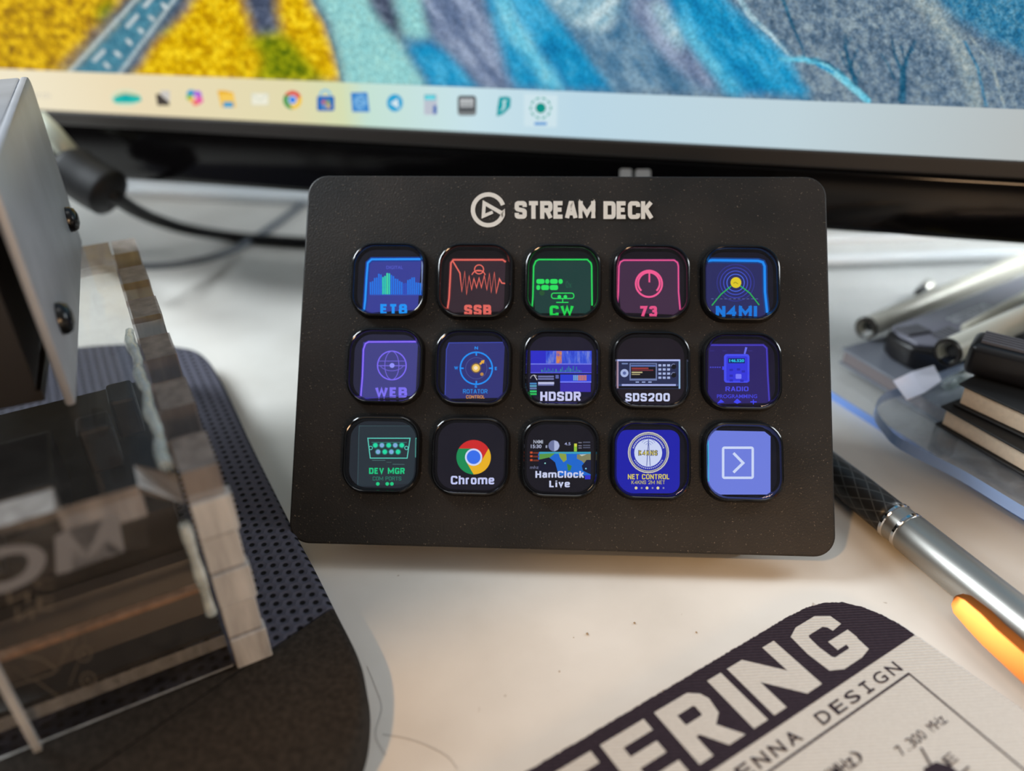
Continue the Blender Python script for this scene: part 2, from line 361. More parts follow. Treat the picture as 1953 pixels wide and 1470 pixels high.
# ------------------------------------------------------------------ monitor
MYAW = math.radians(-14.6); MU = Vector((math.cos(MYAW), math.sin(MYAW), 0)); MN = Vector((math.sin(MYAW), -math.cos(MYAW), 0))  # MN faces the viewer
MP = Vector((0, .236, 0))
def mon(x, y, lift=0.0): return on_plane(x, y, MP+MN*lift, MN)
def mloc(P): return ((P-MP).dot(MU), P.z)
zs = (mloc(mon(400, 234.2))[1]+mloc(mon(1600, 277))[1])/2     # bottom of the lit screen
zb = (mloc(mon(400, 361))[1]+mloc(mon(1750, 448))[1])/2       # bottom of the chin
ztb = (mloc(mon(400, 152))[1]+mloc(mon(1600, 187.5))[1])/2    # top of the task bar
UL, UR, ZT = -.33, .215, zs+.31
mon_t = thing('monitor', MP, 'wide black monitor showing a blue and yellow landscape behind the control pad', 'monitor')
def mw(u, z, d=0.0): return MP + MU*u + UP*z + MN*d
bm = bmesh.new()
prism(bm, [mw(UL-.012, zb), mw(UR+.012, zb), mw(UR+.012, zs-.0045), mw(UL-.012, zs-.0045)], -MN*.03); bevel(bm, .002, 3)
obj('chin', bm, pbr('glossy_black_chin', (9, 8, 9), .12, 0, .22), mon_t, smooth=40)
bm = bmesh.new()
prism(bm, [mw(UL-.012, zs-.0045, .0015), mw(UR+.012, zs-.0045, .0015), mw(UR+.012, zs, .0015), mw(UL-.012, zs, .0015)], -MN*.02); bevel(bm, .0006, 2)
for (a, b, c, d) in ((UL-.012, UL, zs, ZT+.01), (UR, UR+.012, zs, ZT+.01), (UL, UR, ZT, ZT+.01)):
    prism(bm, [mw(a, c, .0015), mw(b, c, .0015), mw(b, d, .0015), mw(a, d, .0015)], -MN*.02)
obj('bezel', bm, pbr('matte_black_bezel', (40, 36, 33), .5), mon_t)
bm = bmesh.new()
prism(bm, [mw(UL+.003, zb+.004, -.0305), mw(UR-.003, zb+.004, -.0305), mw(UR-.003, ZT, -.0305), mw(UL+.003, ZT, -.0305)], -MN*.012)
obj('back_shell', bm, BLACK_PLASTIC, mon_t)
bm = bmesh.new()
c0 = mw(.02, 0, -.045); obox(bm, V2(c0-MU*.02, .0), MU*.04, -MN*.012, UP*.2); obox(bm, V2(c0-MU*.04+MN*.01, .0), MU*.08, -MN*.05, UP*.003)
obj('stand', bm, BLACK_PLASTIC, mon_t)
# brand mark on the chin, only its top edge shows over the control pad
fb = Flat(lambda a, b, h: mon(a, b, h), .0001)
MK = pbr('pale_mark', (190, 186, 182), .5)
fb.rrect(1182, 322, 1205, 342, 4, MK); fb.rrect(1212, 323, 1241, 342, 4, MK)
fb.done('brand_mark', mon_t, face=MN)

import numpy as np
class Raster:
    """the landscape shown on the screen, worked out on a fine grid of coloured points"""
    def __init__(s, x0, x1, y0, y1, st, base):
        s.xs = np.arange(x0, x1+st, st); s.ys = np.arange(y0, y1+st, st); s.st = st
        s.X, s.Y = np.meshgrid(s.xs, s.ys); s.rng = np.random.default_rng(5)
        s.img = s.tone(base)
    def noise(s, X, Y, per):
        out = np.zeros_like(X, float); amp = 1.0; tot = 0
        for o in range(4):
            g = s.rng.random((256, 256)); u = X/per+1000.3*o; v = Y/per+577.7*o
            iu = np.floor(u).astype(int); iv = np.floor(v).astype(int); fu = u-iu; fv = v-iv
            fu = fu*fu*(3-2*fu); fv = fv*fv*(3-2*fv); iu0 = iu % 256; iv0 = iv % 256; iu1 = (iu+1) % 256; iv1 = (iv+1) % 256
            out += amp*((g[iv0, iu0]*(1-fu)+g[iv0, iu1]*fu)*(1-fv)+(g[iv1, iu0]*(1-fu)+g[iv1, iu1]*fu)*fv); tot += amp
            amp *= .75; per = per/2
        return out/tot
    def tone(s, mat):
        if not isinstance(mat[0], tuple): mat = (mat, mat, mat, (1, 1, 1), 0)
        c, lo, hi, sc, rot = mat
        k = sc[0]; ca_, sa_ = math.cos(rot), math.sin(rot)
        u = s.X*ca_-s.Y*sa_; v = s.X*sa_+s.Y*ca_
        n = np.clip((s.noise(u*k, v, 30 if k < 1 else 10)-.5)*2.2+.5, 0, 1)[..., None]
        f = lambda q: np.array([lin(w) for w in q])
        return np.where(n < .5, f(lo)+(f(c)-f(lo))*n*2, f(c)+(f(hi)-f(c))*(n-.5)*2)
    def blur(s, m, r):
        for ax in (0, 1):
            for _ in range(2):
                p = np.pad(m, [(r, r) if a == ax else (0, 0) for a in (0, 1)], mode='edge'); c = np.cumsum(p, axis=ax)
                c = np.concatenate([np.zeros_like(np.take(c, [0], ax)), c], ax); n = m.shape[ax]
                m = (np.take(c, range(2*r+1, 2*r+1+n), ax)-np.take(c, range(0, n), ax))/(2*r+1)
        return m
    def put(s, m, mat, soft):
        if soft: m = s.blur(m, soft)
        m = m[..., None]; s.img = s.img*(1-m)+s.tone(mat)*m
    def mask(s, pts):
        m = np.zeros(s.X.shape, bool); n = len(pts)
        jx = s.X+(s.noise(s.X, s.Y, 40)-.5)*14; jy = s.Y
        for i in range(n):
            (xa, ya), (xb, yb) = pts[i], pts[(i+1) % n]
            if ya == yb: continue
            m ^= ((ya > jy) != (yb > jy)) & (jx < (xb-xa)*(jy-ya)/(yb-ya)+xa)
        return m.astype(float)
    def poly(s, pts, mat, soft=2): s.put(s.mask(pts), mat, soft)
    def stroke(s, pts, w, mat, soft=0):
        ws = w if isinstance(w, (list, tuple)) else [w]*len(pts); m = np.zeros(s.X.shape)
        for (a, b), wa_, wb_2 in zip(zip(pts, pts[1:]), ws, ws[1:]):
            dx, dy = b[0]-a[0], b[1]-a[1]; t = np.clip(((s.X-a[0])*dx+(s.Y-a[1])*dy)/(dx*dx+dy*dy), 0, 1)
            d = np.hypot(s.X-a[0]-t*dx, s.Y-a[1]-t*dy); m = np.maximum(m, np.clip((wa_+(wb_2-wa_)*t)/2-d+1.5, 0, 3)/3)
        s.put(m, mat, soft)
    def mesh(s, name, parent):
        ny, nx = s.X.shape
        V = [mon(float(x), float(y), .0001) for y in s.ys for x in s.xs]
        base = world_loc(parent); me = bpy.data.meshes.new(name)
        Fc = [(j*nx+i, (j+1)*nx+i, (j+1)*nx+i+1, j*nx+i+1) for j in range(ny-1) for i in range(nx-1)]
        keep = [(v.z > zs) for v in V]
        Fc = [f for f in Fc if all(keep[i] for i in f)]
        me.from_pydata([tuple(v-base) for v in V], [], Fc)
        at_ = me.color_attributes.new('picture', 'FLOAT_COLOR', 'POINT')
        col = np.ones((ny*nx, 4), np.float32); col[:, :3] = s.img.reshape(-1, 3); at_.data.foreach_set('color', col.ravel())
        m = bpy.data.materials.new('landscape_picture'); m.use_nodes = True; t = m.node_tree; t.nodes.clear()
        o = t.nodes.new('ShaderNodeOutputMaterial'); e = t.nodes.new('ShaderNodeEmission'); a = t.nodes.new('ShaderNodeAttribute'); a.attribute_name = 'picture'
        c = t.nodes.new('ShaderNodeTexCoord'); n = t.nodes.new('ShaderNodeTexNoise'); n.inputs['Scale'].default_value = 1500; n.inputs['Detail'].default_value = 3
        r = t.nodes.new('ShaderNodeMapRange'); r.inputs[1].default_value = .3; r.inputs[2].default_value = .7; r.inputs[3].default_value = .7; r.inputs[4].default_value = 1.3
        t.links.new(c.outputs['Object'], n.inputs['Vector']); t.links.new(n.outputs['Fac'], r.inputs[0]); t.links.new(a.outputs['Color'], e.inputs[0]); t.links.new(r.outputs[0], e.inputs[1]); t.links.new(e.outputs[0], o.inputs[0])
        ob = bpy.data.objects.new(name, me); COL.objects.link(ob); ob.parent = parent; me.materials.append(m); return ob
# lit screen
st = MP
fs = Flat(lambda a, b, h: mon(a, b, h), .00001, 4e-6)
def raw(pts, col):
    fs.h += fs.step; f = fs.bm.faces.new([fs.bm.verts.new(p+MN*fs.h) for p in pts]); f.material_index = fs.mi(fs.m(col))
diag = (1, 1, .28)
SAND = ((104, 126, 146), (66, 92, 116), (140, 158, 168), (1, 1, 1), 0)
raw([mw(UL, zs), mw(UR, zs), mw(UR, ZT), mw(UL, ZT)], (104, 126, 146))
ra = Raster(-430, 2760, -520, 224, 4.0, SAND)
YEL = ((205, 160, 22), (138, 100, 30), (250, 208, 40), (1, 1, 1), 0)
YEL2 = ((222, 178, 8), (176, 128, 8), (255, 220, 40), (1, 1, 1), 0)
GREEN = ((130, 140, 14), (78, 100, 14), (176, 176, 24), (1, 1, 1), 0)
SLATE = ((74, 84, 106), (52, 60, 80), (108, 118, 140), (1, 1, 1), 0)
ROAD = ((70, 128, 150), (56, 112, 136), (86, 144, 164), (1, 1, 1), 0)
TEAL = ((146, 206, 206), (136, 198, 200), (158, 212, 206), (1, 1, 1), 0)
DIAG = math.radians(-55)
BLUE = ((28, 144, 192), (18, 120, 172), (70, 172, 214), (.35, 1, 1), DIAG)
BLUEPALE = ((110, 196, 220), (70, 170, 206), (150, 216, 230), (.35, 1, 1), DIAG)
LAV = ((112, 128, 158), (78, 98, 132), (150, 164, 190), (.3, 1, 1), DIAG)
RIP = ((88, 128, 158), (56, 104, 138), (126, 158, 180), (.5, 1, 1), DIAG)
FAN = ((150, 186, 200), (104, 150, 176), (196, 218, 224), (.4, 1, 1), math.radians(40))
TAN = ((142, 160, 166), (106, 130, 146), (176, 186, 182), (1, 1, 1), 0)
DEEP = ((26, 84, 116), (18, 70, 100), (60, 112, 140), (1, 1, 1), 0)
UPB = ((52, 122, 158), (30, 100, 142), (96, 150, 176), (1, 1, 1), 0)
TB = 236
ra.poly([(-420, -110), (418, -110), (362, 0), (122, TB-80), (-420, TB-80)], YEL)
ra.poly([(455, -110), (600, -110), (592, 0), (622, 44), (640, 95), (655, 160), (236, 160), (294, 71), (351, 17), (370, -10)], YEL2)
ra.poly([(180, 20), (215, -10), (212, 30), (190, 50)], GREEN); ra.poly([(300, 50), (330, 40), (318, 62), (300, 64)], GREEN)
ra.poly([(290, -60), (330, -60), (240, 24), (105, 150), (92, 150)], SLATE)
ra.poly([(345, -40), (384, -40), (345, 30), (296, 74), (240, 155), (216, 155)], SLATE)
ra.poly([(300, -50), (378, -50), (335, 0), (214, 158), (112, 158), (258, 0)], ROAD)
WL = (214, 222, 222)
ra.stroke([(308, -50), (258, 0), (115, 156)], 5, (196, 210, 212)); ra.stroke([(372, -50), (332, 0), (216, 156)], 5, (190, 204, 206))
for a, b, c, d in ((262, 30, 243, 50), (198, 97, 180, 115), (286, 32, 292, 37), (266, 56, 271, 61), (243, 77, 249, 83), (221, 100, 228, 106), (201, 122, 207, 128), (310, 8, 316, 14), (290, -4, 276, 12)):
    ra.stroke([(a, b), (c, d)], 6, WL)
ra.poly([(458, -520), (545, -520), (530, 0), (535, 60), (520, 78), (484, 70), (476, 40), (466, 0)], SLATE)
ra.poly([(488, 66), (534, 60), (546, 70), (585, 110), (628, 160), (466, 160), (460, 105), (470, 80)], GREEN)
ra.poly([(455, 90), (482, 82), (500, 110), (485, 160), (462, 160)], YEL2)
ra.stroke([(596, -60), (600, 0), (624, 42), (642, 95), (656, 160)], 9, SLATE)
ra.poly([(600, -520), (690, -520), (703, 0), (738, 51), (775, 105), (822, 170), (658, 170), (646, 95), (628, 42), (604, 0)], TEAL)
ra.poly([(690, -520), (740, -520), (755, 0), (778, 66), (770, 78), (738, 51), (703, 0)], SLATE)
ra.poly([(740, -520), (790, -520), (803, 0), (824, 74), (800, 80), (775, 68), (755, 0)], TEAL)
ra.poly([(768, 74), (800, 78), (824, 72), (870, 110), (920, 170), (822, 170)], BLUE)
ra.poly([(790, -520), (900, -520), (924, 0), (950, 80), (988, 170), (918, 170), (868, 108), (824, 74), (803, 0)], LAV)
ra.poly([(900, -520), (1030, -520), (1048, 0), (1090, 60), (1180, 175), (980, 170), (950, 80), (924, 0)], BLUE)
ra.poly([(935, -60), (965, -60), (985, 30), (1030, 100), (1080, 172), (1040, 170), (990, 100), (950, 30)], BLUEPALE)
ra.poly([(1048, 0), (1030, -520), (1200, -520), (1270, -10), (1300, 60), (1400, 180), (1172, 172), (1095, 62)], RIP)
ra.poly([(1030, -520), (1190, -520), (1180, 0), (1168, 50), (1142, 63), (1092, 46), (1046, 0)], FAN)
ra.poly([(1190, -520), (1262, -520), (1275, 0), (1300, 60), (1378, 160), (1340, 172), (1270, 110), (1205, 30)], LAV)
ra.poly([(1240, 10), (1262, 0), (1310, 70), (1300, 100), (1262, 60)], FAN)
ra.poly([(1262, -520), (1340, -520), (1384, 0), (1440, 50), (1502, 104), (1545, 185), (1396, 180), (1340, 110), (1296, 50), (1270, 0)], BLUE)
ra.poly([(1285, 25), (1315, 50), (1362, 110), (1420, 180), (1390, 180), (1345, 118), (1298, 55)], BLUEPALE)
ra.stroke([(1400, -20), (1430, 30), (1470, 66), (1504, 104)], [10, 10, 7, 4], FAN)
ra.stroke([(1490, -10), (1512, 50), (1530, 90), (1534, 108)], [8, 6, 4, 4], DEEP)
ra.stroke([(1488, 113), (1530, 113), (1560, 118), (1597, 140), (1655, 192)], [6, 10, 12, 16, 12], BLUEPALE)
ra.stroke([(1545, 112), (1580, 120), (1612, 146)], [2, 5, 2], DEEP); ra.stroke([(1560, 124), (1590, 138)], [6, 4], BLUE)
for pts, w in (([(1720, 190), (1722, 140), (1730, 108), (1744, 78)], [15, 11, 8, 3]), ([(1722, 140), (1708, 108), (1701, 76)], [8, 5, 3]), ([(1726, 120), (1722, 100), (1718, 88)], [4, 3, 2]), ([(1706, 150), (1692, 120), (1682, 104)], [4, 3, 2]),
               ([(1632, 160), (1620, 120), (1612, 92), (1612, 62)], [10, 8, 6, 3]), ([(1624, 124), (1632, 100), (1638, 86)], [5, 3, 2]), ([(1614, 88), (1624, 70)], [4, 2]), ([(1622, 140), (1606, 112), (1602, 100)], [4, 3, 2]), ([(1634, 150), (1644, 122)], [4, 2]), ([(1732, 106), (1742, 96), (1748, 74)], [4, 3, 2])):
    ra.stroke(pts, w, DEEP)
ra.poly([(1690, -520), (1760, -520), (1800, 20), (1850, 90), (1880, 215), (1850, 205), (1822, 100), (1760, 30), (1720, -20)], TAN)
ra.poly([(1770, -520), (2760, -520), (2760, 330), (2200, 180), (1960, 110), (1880, 70), (1830, 40), (1780, -10)], UPB)
ra.stroke([(1850, 70), (1890, 120), (1915, 200)], [4, 6, 4], TAN); ra.stroke([(1840, 80), (1865, 130), (1880, 200)], [5, 5, 5], UPB)
# task bar with the wallpaper tint showing through
m = bpy.data.materials.new('task_bar_glow'); m.use_nodes = True; t = m.node_tree; t.nodes.clear()
o_ = t.nodes.new('ShaderNodeOutputMaterial'); e_ = t.nodes.new('ShaderNodeEmission'); c_ = t.nodes.new('ShaderNodeTexCoord'); s_ = t.nodes.new('ShaderNodeSeparateXYZ')
mr = t.nodes.new('ShaderNodeMapRange'); r_ = t.nodes.new('ShaderNodeValToRGB')
u0, u1 = mloc(mon(0, 200))[0], mloc(mon(1953, 240))[0]
mr.inputs[1].default_value = u0*math.cos(MYAW); mr.inputs[2].default_value = u1*math.cos(MYAW)
E_ = r_.color_ramp.elements
stops = [(0, (236, 226, 200)), (u0, (0, 0, 0))]
def ufrac(x): return (mloc(mon(x, 190+x*.035))[0]-u0)/(u1-u0)
lst = [(60, (242, 232, 204)), (250, (236, 220, 184)), (560, (226, 218, 176)), (655, (214, 222, 180)), (700, (198, 226, 212)), (900, (200, 226, 234)), (1100, (188, 216, 230)), (1500, (192, 212, 220)), (1953, (184, 190, 190))]
E_[0].position = ufrac(lst[0][0]); E_[0].color = L3(lst[0][1]); E_[1].position = min(1, ufrac(lst[-1][0])); E_[1].color = L3(lst[-1][1])
for x, c in lst[1:-1]: k = E_.new(ufrac(x)); k.color = L3(c)
t.links.new(c_.outputs['Object'], s_.inputs[0]); t.links.new(s_.outputs['X'], mr.inputs[0]); t.links.new(mr.outputs[0], r_.inputs[0]); t.links.new(r_.outputs[0], e_.inputs[0]); t.links.new(e_.outputs[0], o_.inputs[0])
fs.h = 3e-4
raw([mw(UL, zs), mw(UR, zs), mw(UR, ztb), mw(UL, ztb)], m)
fs.h += 2e-5; raw([mloc_p for mloc_p in (mon(1000, 178), mon(1064, 181), mon(1062, 242), mon(1000, 240))], (206, 228, 236))
for i, ch in enumerate('arch'):
    fs.text(ch, 62+i*9, 176 if ch == 'h' else 178, 69+i*9, 188, (206, 200, 188))
scr = fs.done('screen', mon_t, face=MN)
ra.mesh('wallpaper', scr)
def icon(fn):
    f = Flat(lambda a, b, h: mon(a, b, h), .0008, 8e-6); fn(f); o = f.done('taskbar_icon', scr, face=MN); return o
def gz(a, b): return (180+a/4.069, 150+b/4.069)
def hz(a, b): return (640+a/4.069, 150+b/4.069)
def zi(conv, fn):
    def run(f):
        mp = f.map; f.map = lambda a, b, h: mp(*conv(a, b), h); fn(f)
    icon(run)
def i_land(f):
    f.circ(245, 150, 118, (216, 226, 196), 68); f.poly([(145, 150), (190, 130), (235, 118), (300, 138), (355, 135), (368, 172), (300, 190), (240, 168), (180, 190), (150, 180)], (40, 186, 176)); f.circ(245, 148, 36, (20, 168, 170), 18)
    f.stroke([(165, 135), (235, 108), (340, 132)], 8, (190, 170, 90))
def i_task(f): f.rect(512, 92, 585, 180, (206, 202, 196)); f.poly([(476, 118), (506, 118), (516, 182), (580, 182), (584, 208), (490, 208)], (72, 66, 62))
def i_copilot(f):
    f.circ(752, 118, 36, (48, 154, 206), 32); f.circ(742, 146, 28, (120, 190, 90), 24); f.circ(800, 128, 34, (170, 110, 216), 36); f.circ(808, 168, 36, (232, 96, 170), 30); f.circ(786, 190, 26, (240, 120, 110), 20); f.circ(752, 162, 20, (240, 190, 60), 18); f.circ(778, 146, 14, (240, 214, 210))
def i_folder(f): f.poly([(955, 92), (1010, 92), (1022, 108), (1080, 108), (1098, 220), (985, 220)], (236, 178, 44)); f.poly([(972, 118), (1080, 116), (1094, 205), (985, 208)], (246, 202, 92)); f.rrect(1000, 180, 1078, 222, 8, (66, 158, 206))
def i_mail(f): f.rrect(1218, 112, 1352, 206, 6, (206, 206, 184)); f.rrect(1222, 116, 1348, 202, 6, (238, 236, 216)); f.stroke([(1226, 126), (1285, 168), (1342, 124)], 6, (196, 206, 190))
def chrome_logo(f, cx, cy, R, cr_, cg, cy_, cb, wh):
    def sector(a0, a1, col):
        pts = [(cx+R*math.cos(math.radians(a0+(a1-a0)*i/18)), cy+R*math.sin(math.radians(a0+(a1-a0)*i/18))) for i in range(19)]
        r2 = R*.5
        b0, b1 = a0+60, a1+60
        inn = [(cx+r2*math.cos(math.radians(b1+(b0-b1)*i/18)), cy+r2*math.sin(math.radians(b1+(b0-b1)*i/18))) for i in range(19)]
        f.poly(pts+inn, col)
    f.circ(cx, cy, R*.6, wh)
    sector(-150, -30, cr_); sector(90, 210, cg); sector(-30, 90, cy_)
    f.circ(cx, cy, R*.5, wh); f.circ(cx, cy, R*.4, cb)
def i_chrome(f): chrome_logo(f, 1538, 165, 72, (222, 84, 76), (56, 150, 76), (244, 200, 72), (70, 136, 230), (236, 240, 240))
def i_store(f):
    f.ring(1792, 130, 40, 14, (96, 190, 236), 180, 360); f.rrect(1728, 134, 1862, 250, 14, (28, 92, 176)); f.rrect(1734, 134, 1850, 240, 10, (30, 108, 190))
    for a, b, c in ((1766, 168, (214, 110, 96)), (1800, 168, (150, 176, 80)), (1768, 200, (120, 160, 200)), (1802, 200, (226, 186, 72))): f.rect(a, b, a+28, b+28, c)
for fn in (i_land, i_task, i_copilot, i_folder, i_mail, i_chrome, i_store): zi(gz, fn)
def i_radio(f):
    f.poly([(118, 108), (246, 106), (264, 258), (130, 258)], (58, 132, 204)); f.circ(192, 184, 50, (120, 178, 226), 62); f.stroke([(160, 140), (222, 160), (165, 190), (222, 220)], 9, (62, 132, 200)); f.ring(192, 190, 44, 8, (70, 140, 208), 20, 160)
def i_tele(f): f.circ(460, 188, 62, (48, 164, 212), 68); f.poly([(424, 190), (482, 152), (492, 232), (462, 216)], (214, 232, 240))
def i_calc(f):
    f.rrect(686, 122, 790, 282, 10, (198, 204, 214)); f.rect(690, 124, 778, 166, (66, 176, 192)); f.rect(698, 134, 772, 162, (110, 218, 230))
    for r0 in range(3):
        for c0 in range(3): f.rect(694+c0*32, 178+r0*34, 716+c0*32, 202+r0*34, (178, 184, 200))
    f.rect(758, 208, 784, 274, (56, 100, 176))
def i_keys(f):
    f.rrect(948, 134, 1092, 286, 24, (120, 124, 126)); f.rrect(950, 132, 1086, 250, 18, (66, 70, 74)); f.rrect(962, 150, 1074, 226, 8, (150, 154, 158))
    for k in range(3): f.rect(972+k*34, 158, 994+k*34, 216, (196, 200, 202))
    f.rect(968, 196, 1070, 204, (110, 114, 118))
def i_shark(f): f.poly([(1270, 142), (1330, 138), (1360, 150), (1356, 222), (1300, 276), (1250, 294), (1256, 220)], (20, 158, 166)); f.stroke([(1328, 168), (1306, 176), (1310, 216), (1284, 254)], [10, 18, 18, 8], (196, 230, 234))
def i_gear(f):
    f.circ(1592, 228, 40, (16, 146, 134))
    for k in range(10):
        a = 2*math.pi*k/10; f.ring(1592, 228, 78, 13, (52, 164, 150), math.degrees(a)-11, math.degrees(a)+11, 4)
    f.rrect(1542, 338, 1640, 360, 8, (84, 150, 212))
for fn in (i_radio, i_tele, i_calc, i_keys, i_shark, i_gear): zi(hz, fn)

# ------------------------------------------------------------------ control pad with fifteen lit keys
DX, DY, DZ, DYAW, DT = 0.0092216, 0.1270397, .006, -0.0606724, 0.8891669
DU = Vector((math.cos(DYAW), math.sin(DYAW), 0)); _bk = Vector((-math.sin(DYAW), math.cos(DYAW), 0))
DV = _bk*math.cos(DT)+UP*math.sin(DT); DN = DU.cross(DV)
DP = Vector((DX, DY, DZ))
def dw(u, v, d=0.0): return DP + DU*u*1e-3 + DV*v*1e-3 + DN*d*1e-3
def dmap(x, y, lift): return on_plane(x, y, DP+DN*lift, DN)
deck = thing('control_pad', (DX, DY+.03, 0), 'black control pad with fifteen lit square keys leaning back on the desk', 'control pad')
FACE = None
def face_material():
    m, t, b = _mat('matte_black_face')
    c = t.nodes.new('ShaderNodeTexCoord')
    n = t.nodes.new('ShaderNodeTexNoise'); n.inputs['Scale'].default_value = 60; n.inputs['Detail'].default_value = 4
    r = t.nodes.new('ShaderNodeValToRGB'); r.color_ramp.elements[0].position = .35; r.color_ramp.elements[1].position = .65
    r.color_ramp.elements[0].color = L3((27, 26, 25)); r.color_ramp.elements[1].color = L3((42, 38, 35))
    v = t.nodes.new('ShaderNodeTexNoise'); v.inputs['Scale'].default_value = 2600; v.inputs['Detail'].default_value = 1
    q = t.nodes.new('ShaderNodeValToRGB'); q.color_ramp.elements[0].position = .69; q.color_ramp.elements[1].position = .78
    q.color_ramp.elements[0].color = (0, 0, 0, 1); q.color_ramp.elements[1].color = (.75, .75, .75, 1)
    mx = t.nodes.new('ShaderNodeMixRGB'); mx.inputs[2].default_value = L3((120, 108, 96))
    for k in (n, v): t.links.new(c.outputs['Object'], k.inputs['Vector'])
    t.links.new(n.outputs['Fac'], r.inputs[0]); t.links.new(v.outputs['Fac'], q.inputs[0]); t.links.new(q.outputs[0], mx.inputs[0])
    t.links.new(r.outputs[0], mx.inputs[1]); t.links.new(mx.outputs[0], b.inputs['Base Color'])
    bp = t.nodes.new('ShaderNodeBump'); bp.inputs['Strength'].default_value = .25; bp.inputs['Distance'].default_value = .0003
    t.links.new(v.outputs['Fac'], bp.inputs['Height']); t.links.new(bp.outputs[0], b.inputs['Normal'])
    b.inputs['Roughness'].default_value = .5; b.inputs['Specular IOR Level'].default_value = .35
    return m
bm = bmesh.new()
prism(bm, [dw(a, b+42, 0) for a, b in rrect(118, 84, 4.6, 10)], -DN*.0028); bevel(bm, .0004, 2, 60)
obj('faceplate', bm, face_material(), deck)
bm = bmesh.new()
prism(bm, [dw(a, b+43, -2.85) for a, b in rrect(108, 72, 5, 6)], -DN*.012)
obj('housing', bm, BLACK_PLASTIC, deck)
bm = bmesh.new()   # wedge stand carrying the housing
b0 = dw(0, 10, -14.9); b1 = dw(0, 68, -14.9)
prof = [V2(b0, b0.z), V2(b1, b1.z), V2(b1+_bk*.004, b1.z-.004), V2(b1+_bk*.006, 0), V2(b0-_bk*.012, 0), V2(b0-_bk*.012, .003)]
prism(bm, [p-DU*.042 for p in prof], DU*.084); bevel(bm, .001, 2)
obj('stand', bm, BLACK_PLASTIC, deck)
PRINT = pbr('pale_print', (226, 222, 214), .5)
def za(a, b): return (560+a/4.439, 330+b/4.438)
def zb2(a, b): return (980+a/5.068, 330+b/5.069)
def zc(a, b): return (1300+a/5.07, 330+b/5.069)
def zd(a, b): return (640+a/4.322, 620+b/4.3235)
def ze(a, b): return (980+a/4.323, 620+b/4.3235)
def zf(a, b): return (1310+a/4.323, 620+b/4.3235)
def dflat(conv, start, step=1.2e-5): return Flat(lambda a, b, h: dmap(*conv(a, b), h), start, step)
f = dflat(za, .00008)
arc = [(1648+130*math.cos(math.radians(-18-a)), 311+130*math.sin(math.radians(-18-a))) for a in range(0, 331, 6)]
f.stroke(arc+[(1772, 345), (1614, 254), (1606, 364), (1686, 330)], [36]*len(arc)+[34, 30, 28, 26], PRINT)
f.done('logo', deck, face=DN)
f = dflat(zb2, .00008)
f.vtext('STREAM', 8, 270, 788, 442, PRINT, .24, .045); f.vtext('DECK', 866, 272, 1348, 444, PRINT, .24, .045)
f.done('lettering', deck, face=DN)
# the key: black rim, clear lens, lit display
KU, KV = 19.6, 19.6
def loops_mesh(prof, close_in=False):
    bm = bmesh.new(); rs = []
    for (s, h) in prof:
        r = max(.4, 5.2-(17.4-s)/2*.9)
        rs.append([bm.verts.new((a, b, h)) for a, b in rrect(s, s, r, 7)])
    for A, B in zip(rs, rs[1:]):
        for i in range(len(A)):
            j = (i+1) % len(A); bm.faces.new([A[i], A[j], B[j], B[i]])
    if close_in: bm.faces.new(rs[-1])
    return bm
def local_mesh(name, bm, mat, ang=35):
    bmesh.ops.recalc_face_normals(bm, faces=bm.faces); me = bpy.data.meshes.new(name); bm.to_mesh(me); bm.free()
    me.polygons.foreach_set('use_smooth', [True]*len(me.polygons)); me.set_sharp_from_angle(angle=math.radians(ang)); me.materials.append(mat); return me
RIMM = local_mesh('key', loops_mesh([(17.5, .0), (17.3, .5), (17.0, 1.4), (16.7, 1.9), (16.2, 2.05), (15.8, 1.95), (15.5, 1.6), (15.1, .9), (14.6, .1)]), BLACK_GLOSS)
LENSM = local_mesh('lens', loops_mesh([(15.7, 1.7), (15.5, 1.85), (14.8, 1.95), (13.6, 1.9), (11, 1.82), (7, 1.78), (3, 1.76)], True), clear('key_lens', (.97, .97, .98), .05, 1.33, .018, (150, 150, 160)))
for me in (RIMM, LENSM): me.transform(Matrix.Scale(1e-3, 4))
kmat = Matrix((DU, DV, DN)).transposed().to_4x4()
def key(c, r, conv, base, draw, label):
    cu, cv = .3+(c-2)*KU, 58.9-r*KV+.05
    k = bpy.data.objects.new('key', RIMM); COL.objects.link(k); k.parent = deck
    k.matrix_local = Matrix.Translation(dw(cu, cv)-deck.location) @ kmat; k['label'] = label
    l = bpy.data.objects.new('lens', LENSM); COL.objects.link(l); l.parent = k
    f = dflat(conv, .00012)
    f.h += 1e-5; vs = [f.bm.verts.new(dw(cu+a, cv+b, f.h*1e3)) for a, b in rrect(14.7, 14.7, 3.4, 7)]
    fc = f.bm.faces.new(vs); fc.material_index = f.mi(emi(base))
    draw(f)
    f.bm.normal_update()
    for q in f.bm.faces:
        if q.normal.dot(DN) < 0: q.normal_flip()
    me = bpy.data.meshes.new('display'); f.bm.to_mesh(me); f.bm.free()
    for mm in f.mats: me.materials.append(mm)
    me.transform((Matrix.Translation(dw(cu, cv)) @ kmat).inverted())
    hs, rr = .0077, .0038
    for v in me.vertices:
        x, y = v.co.x, v.co.y
        x = max(-hs, min(hs, x)); y = max(-hs, min(hs, y)); ex, ey = abs(x)-(hs-rr), abs(y)-(hs-rr)
        if ex > 0 and ey > 0 and math.hypot(ex, ey) > rr:
            q = rr/math.hypot(ex, ey); x = math.copysign(hs-rr+ex*q, x); y = math.copysign(hs-rr+ey*q, y)
        v.co.x, v.co.y = x, y
    d = bpy.data.objects.new('display', me); COL.objects.link(d); d.parent = k
def glow(f, pts, w, core, halo, closed=False): f.stroke(pts, w*2.2, halo, closed); f.stroke(pts, w, core, closed)
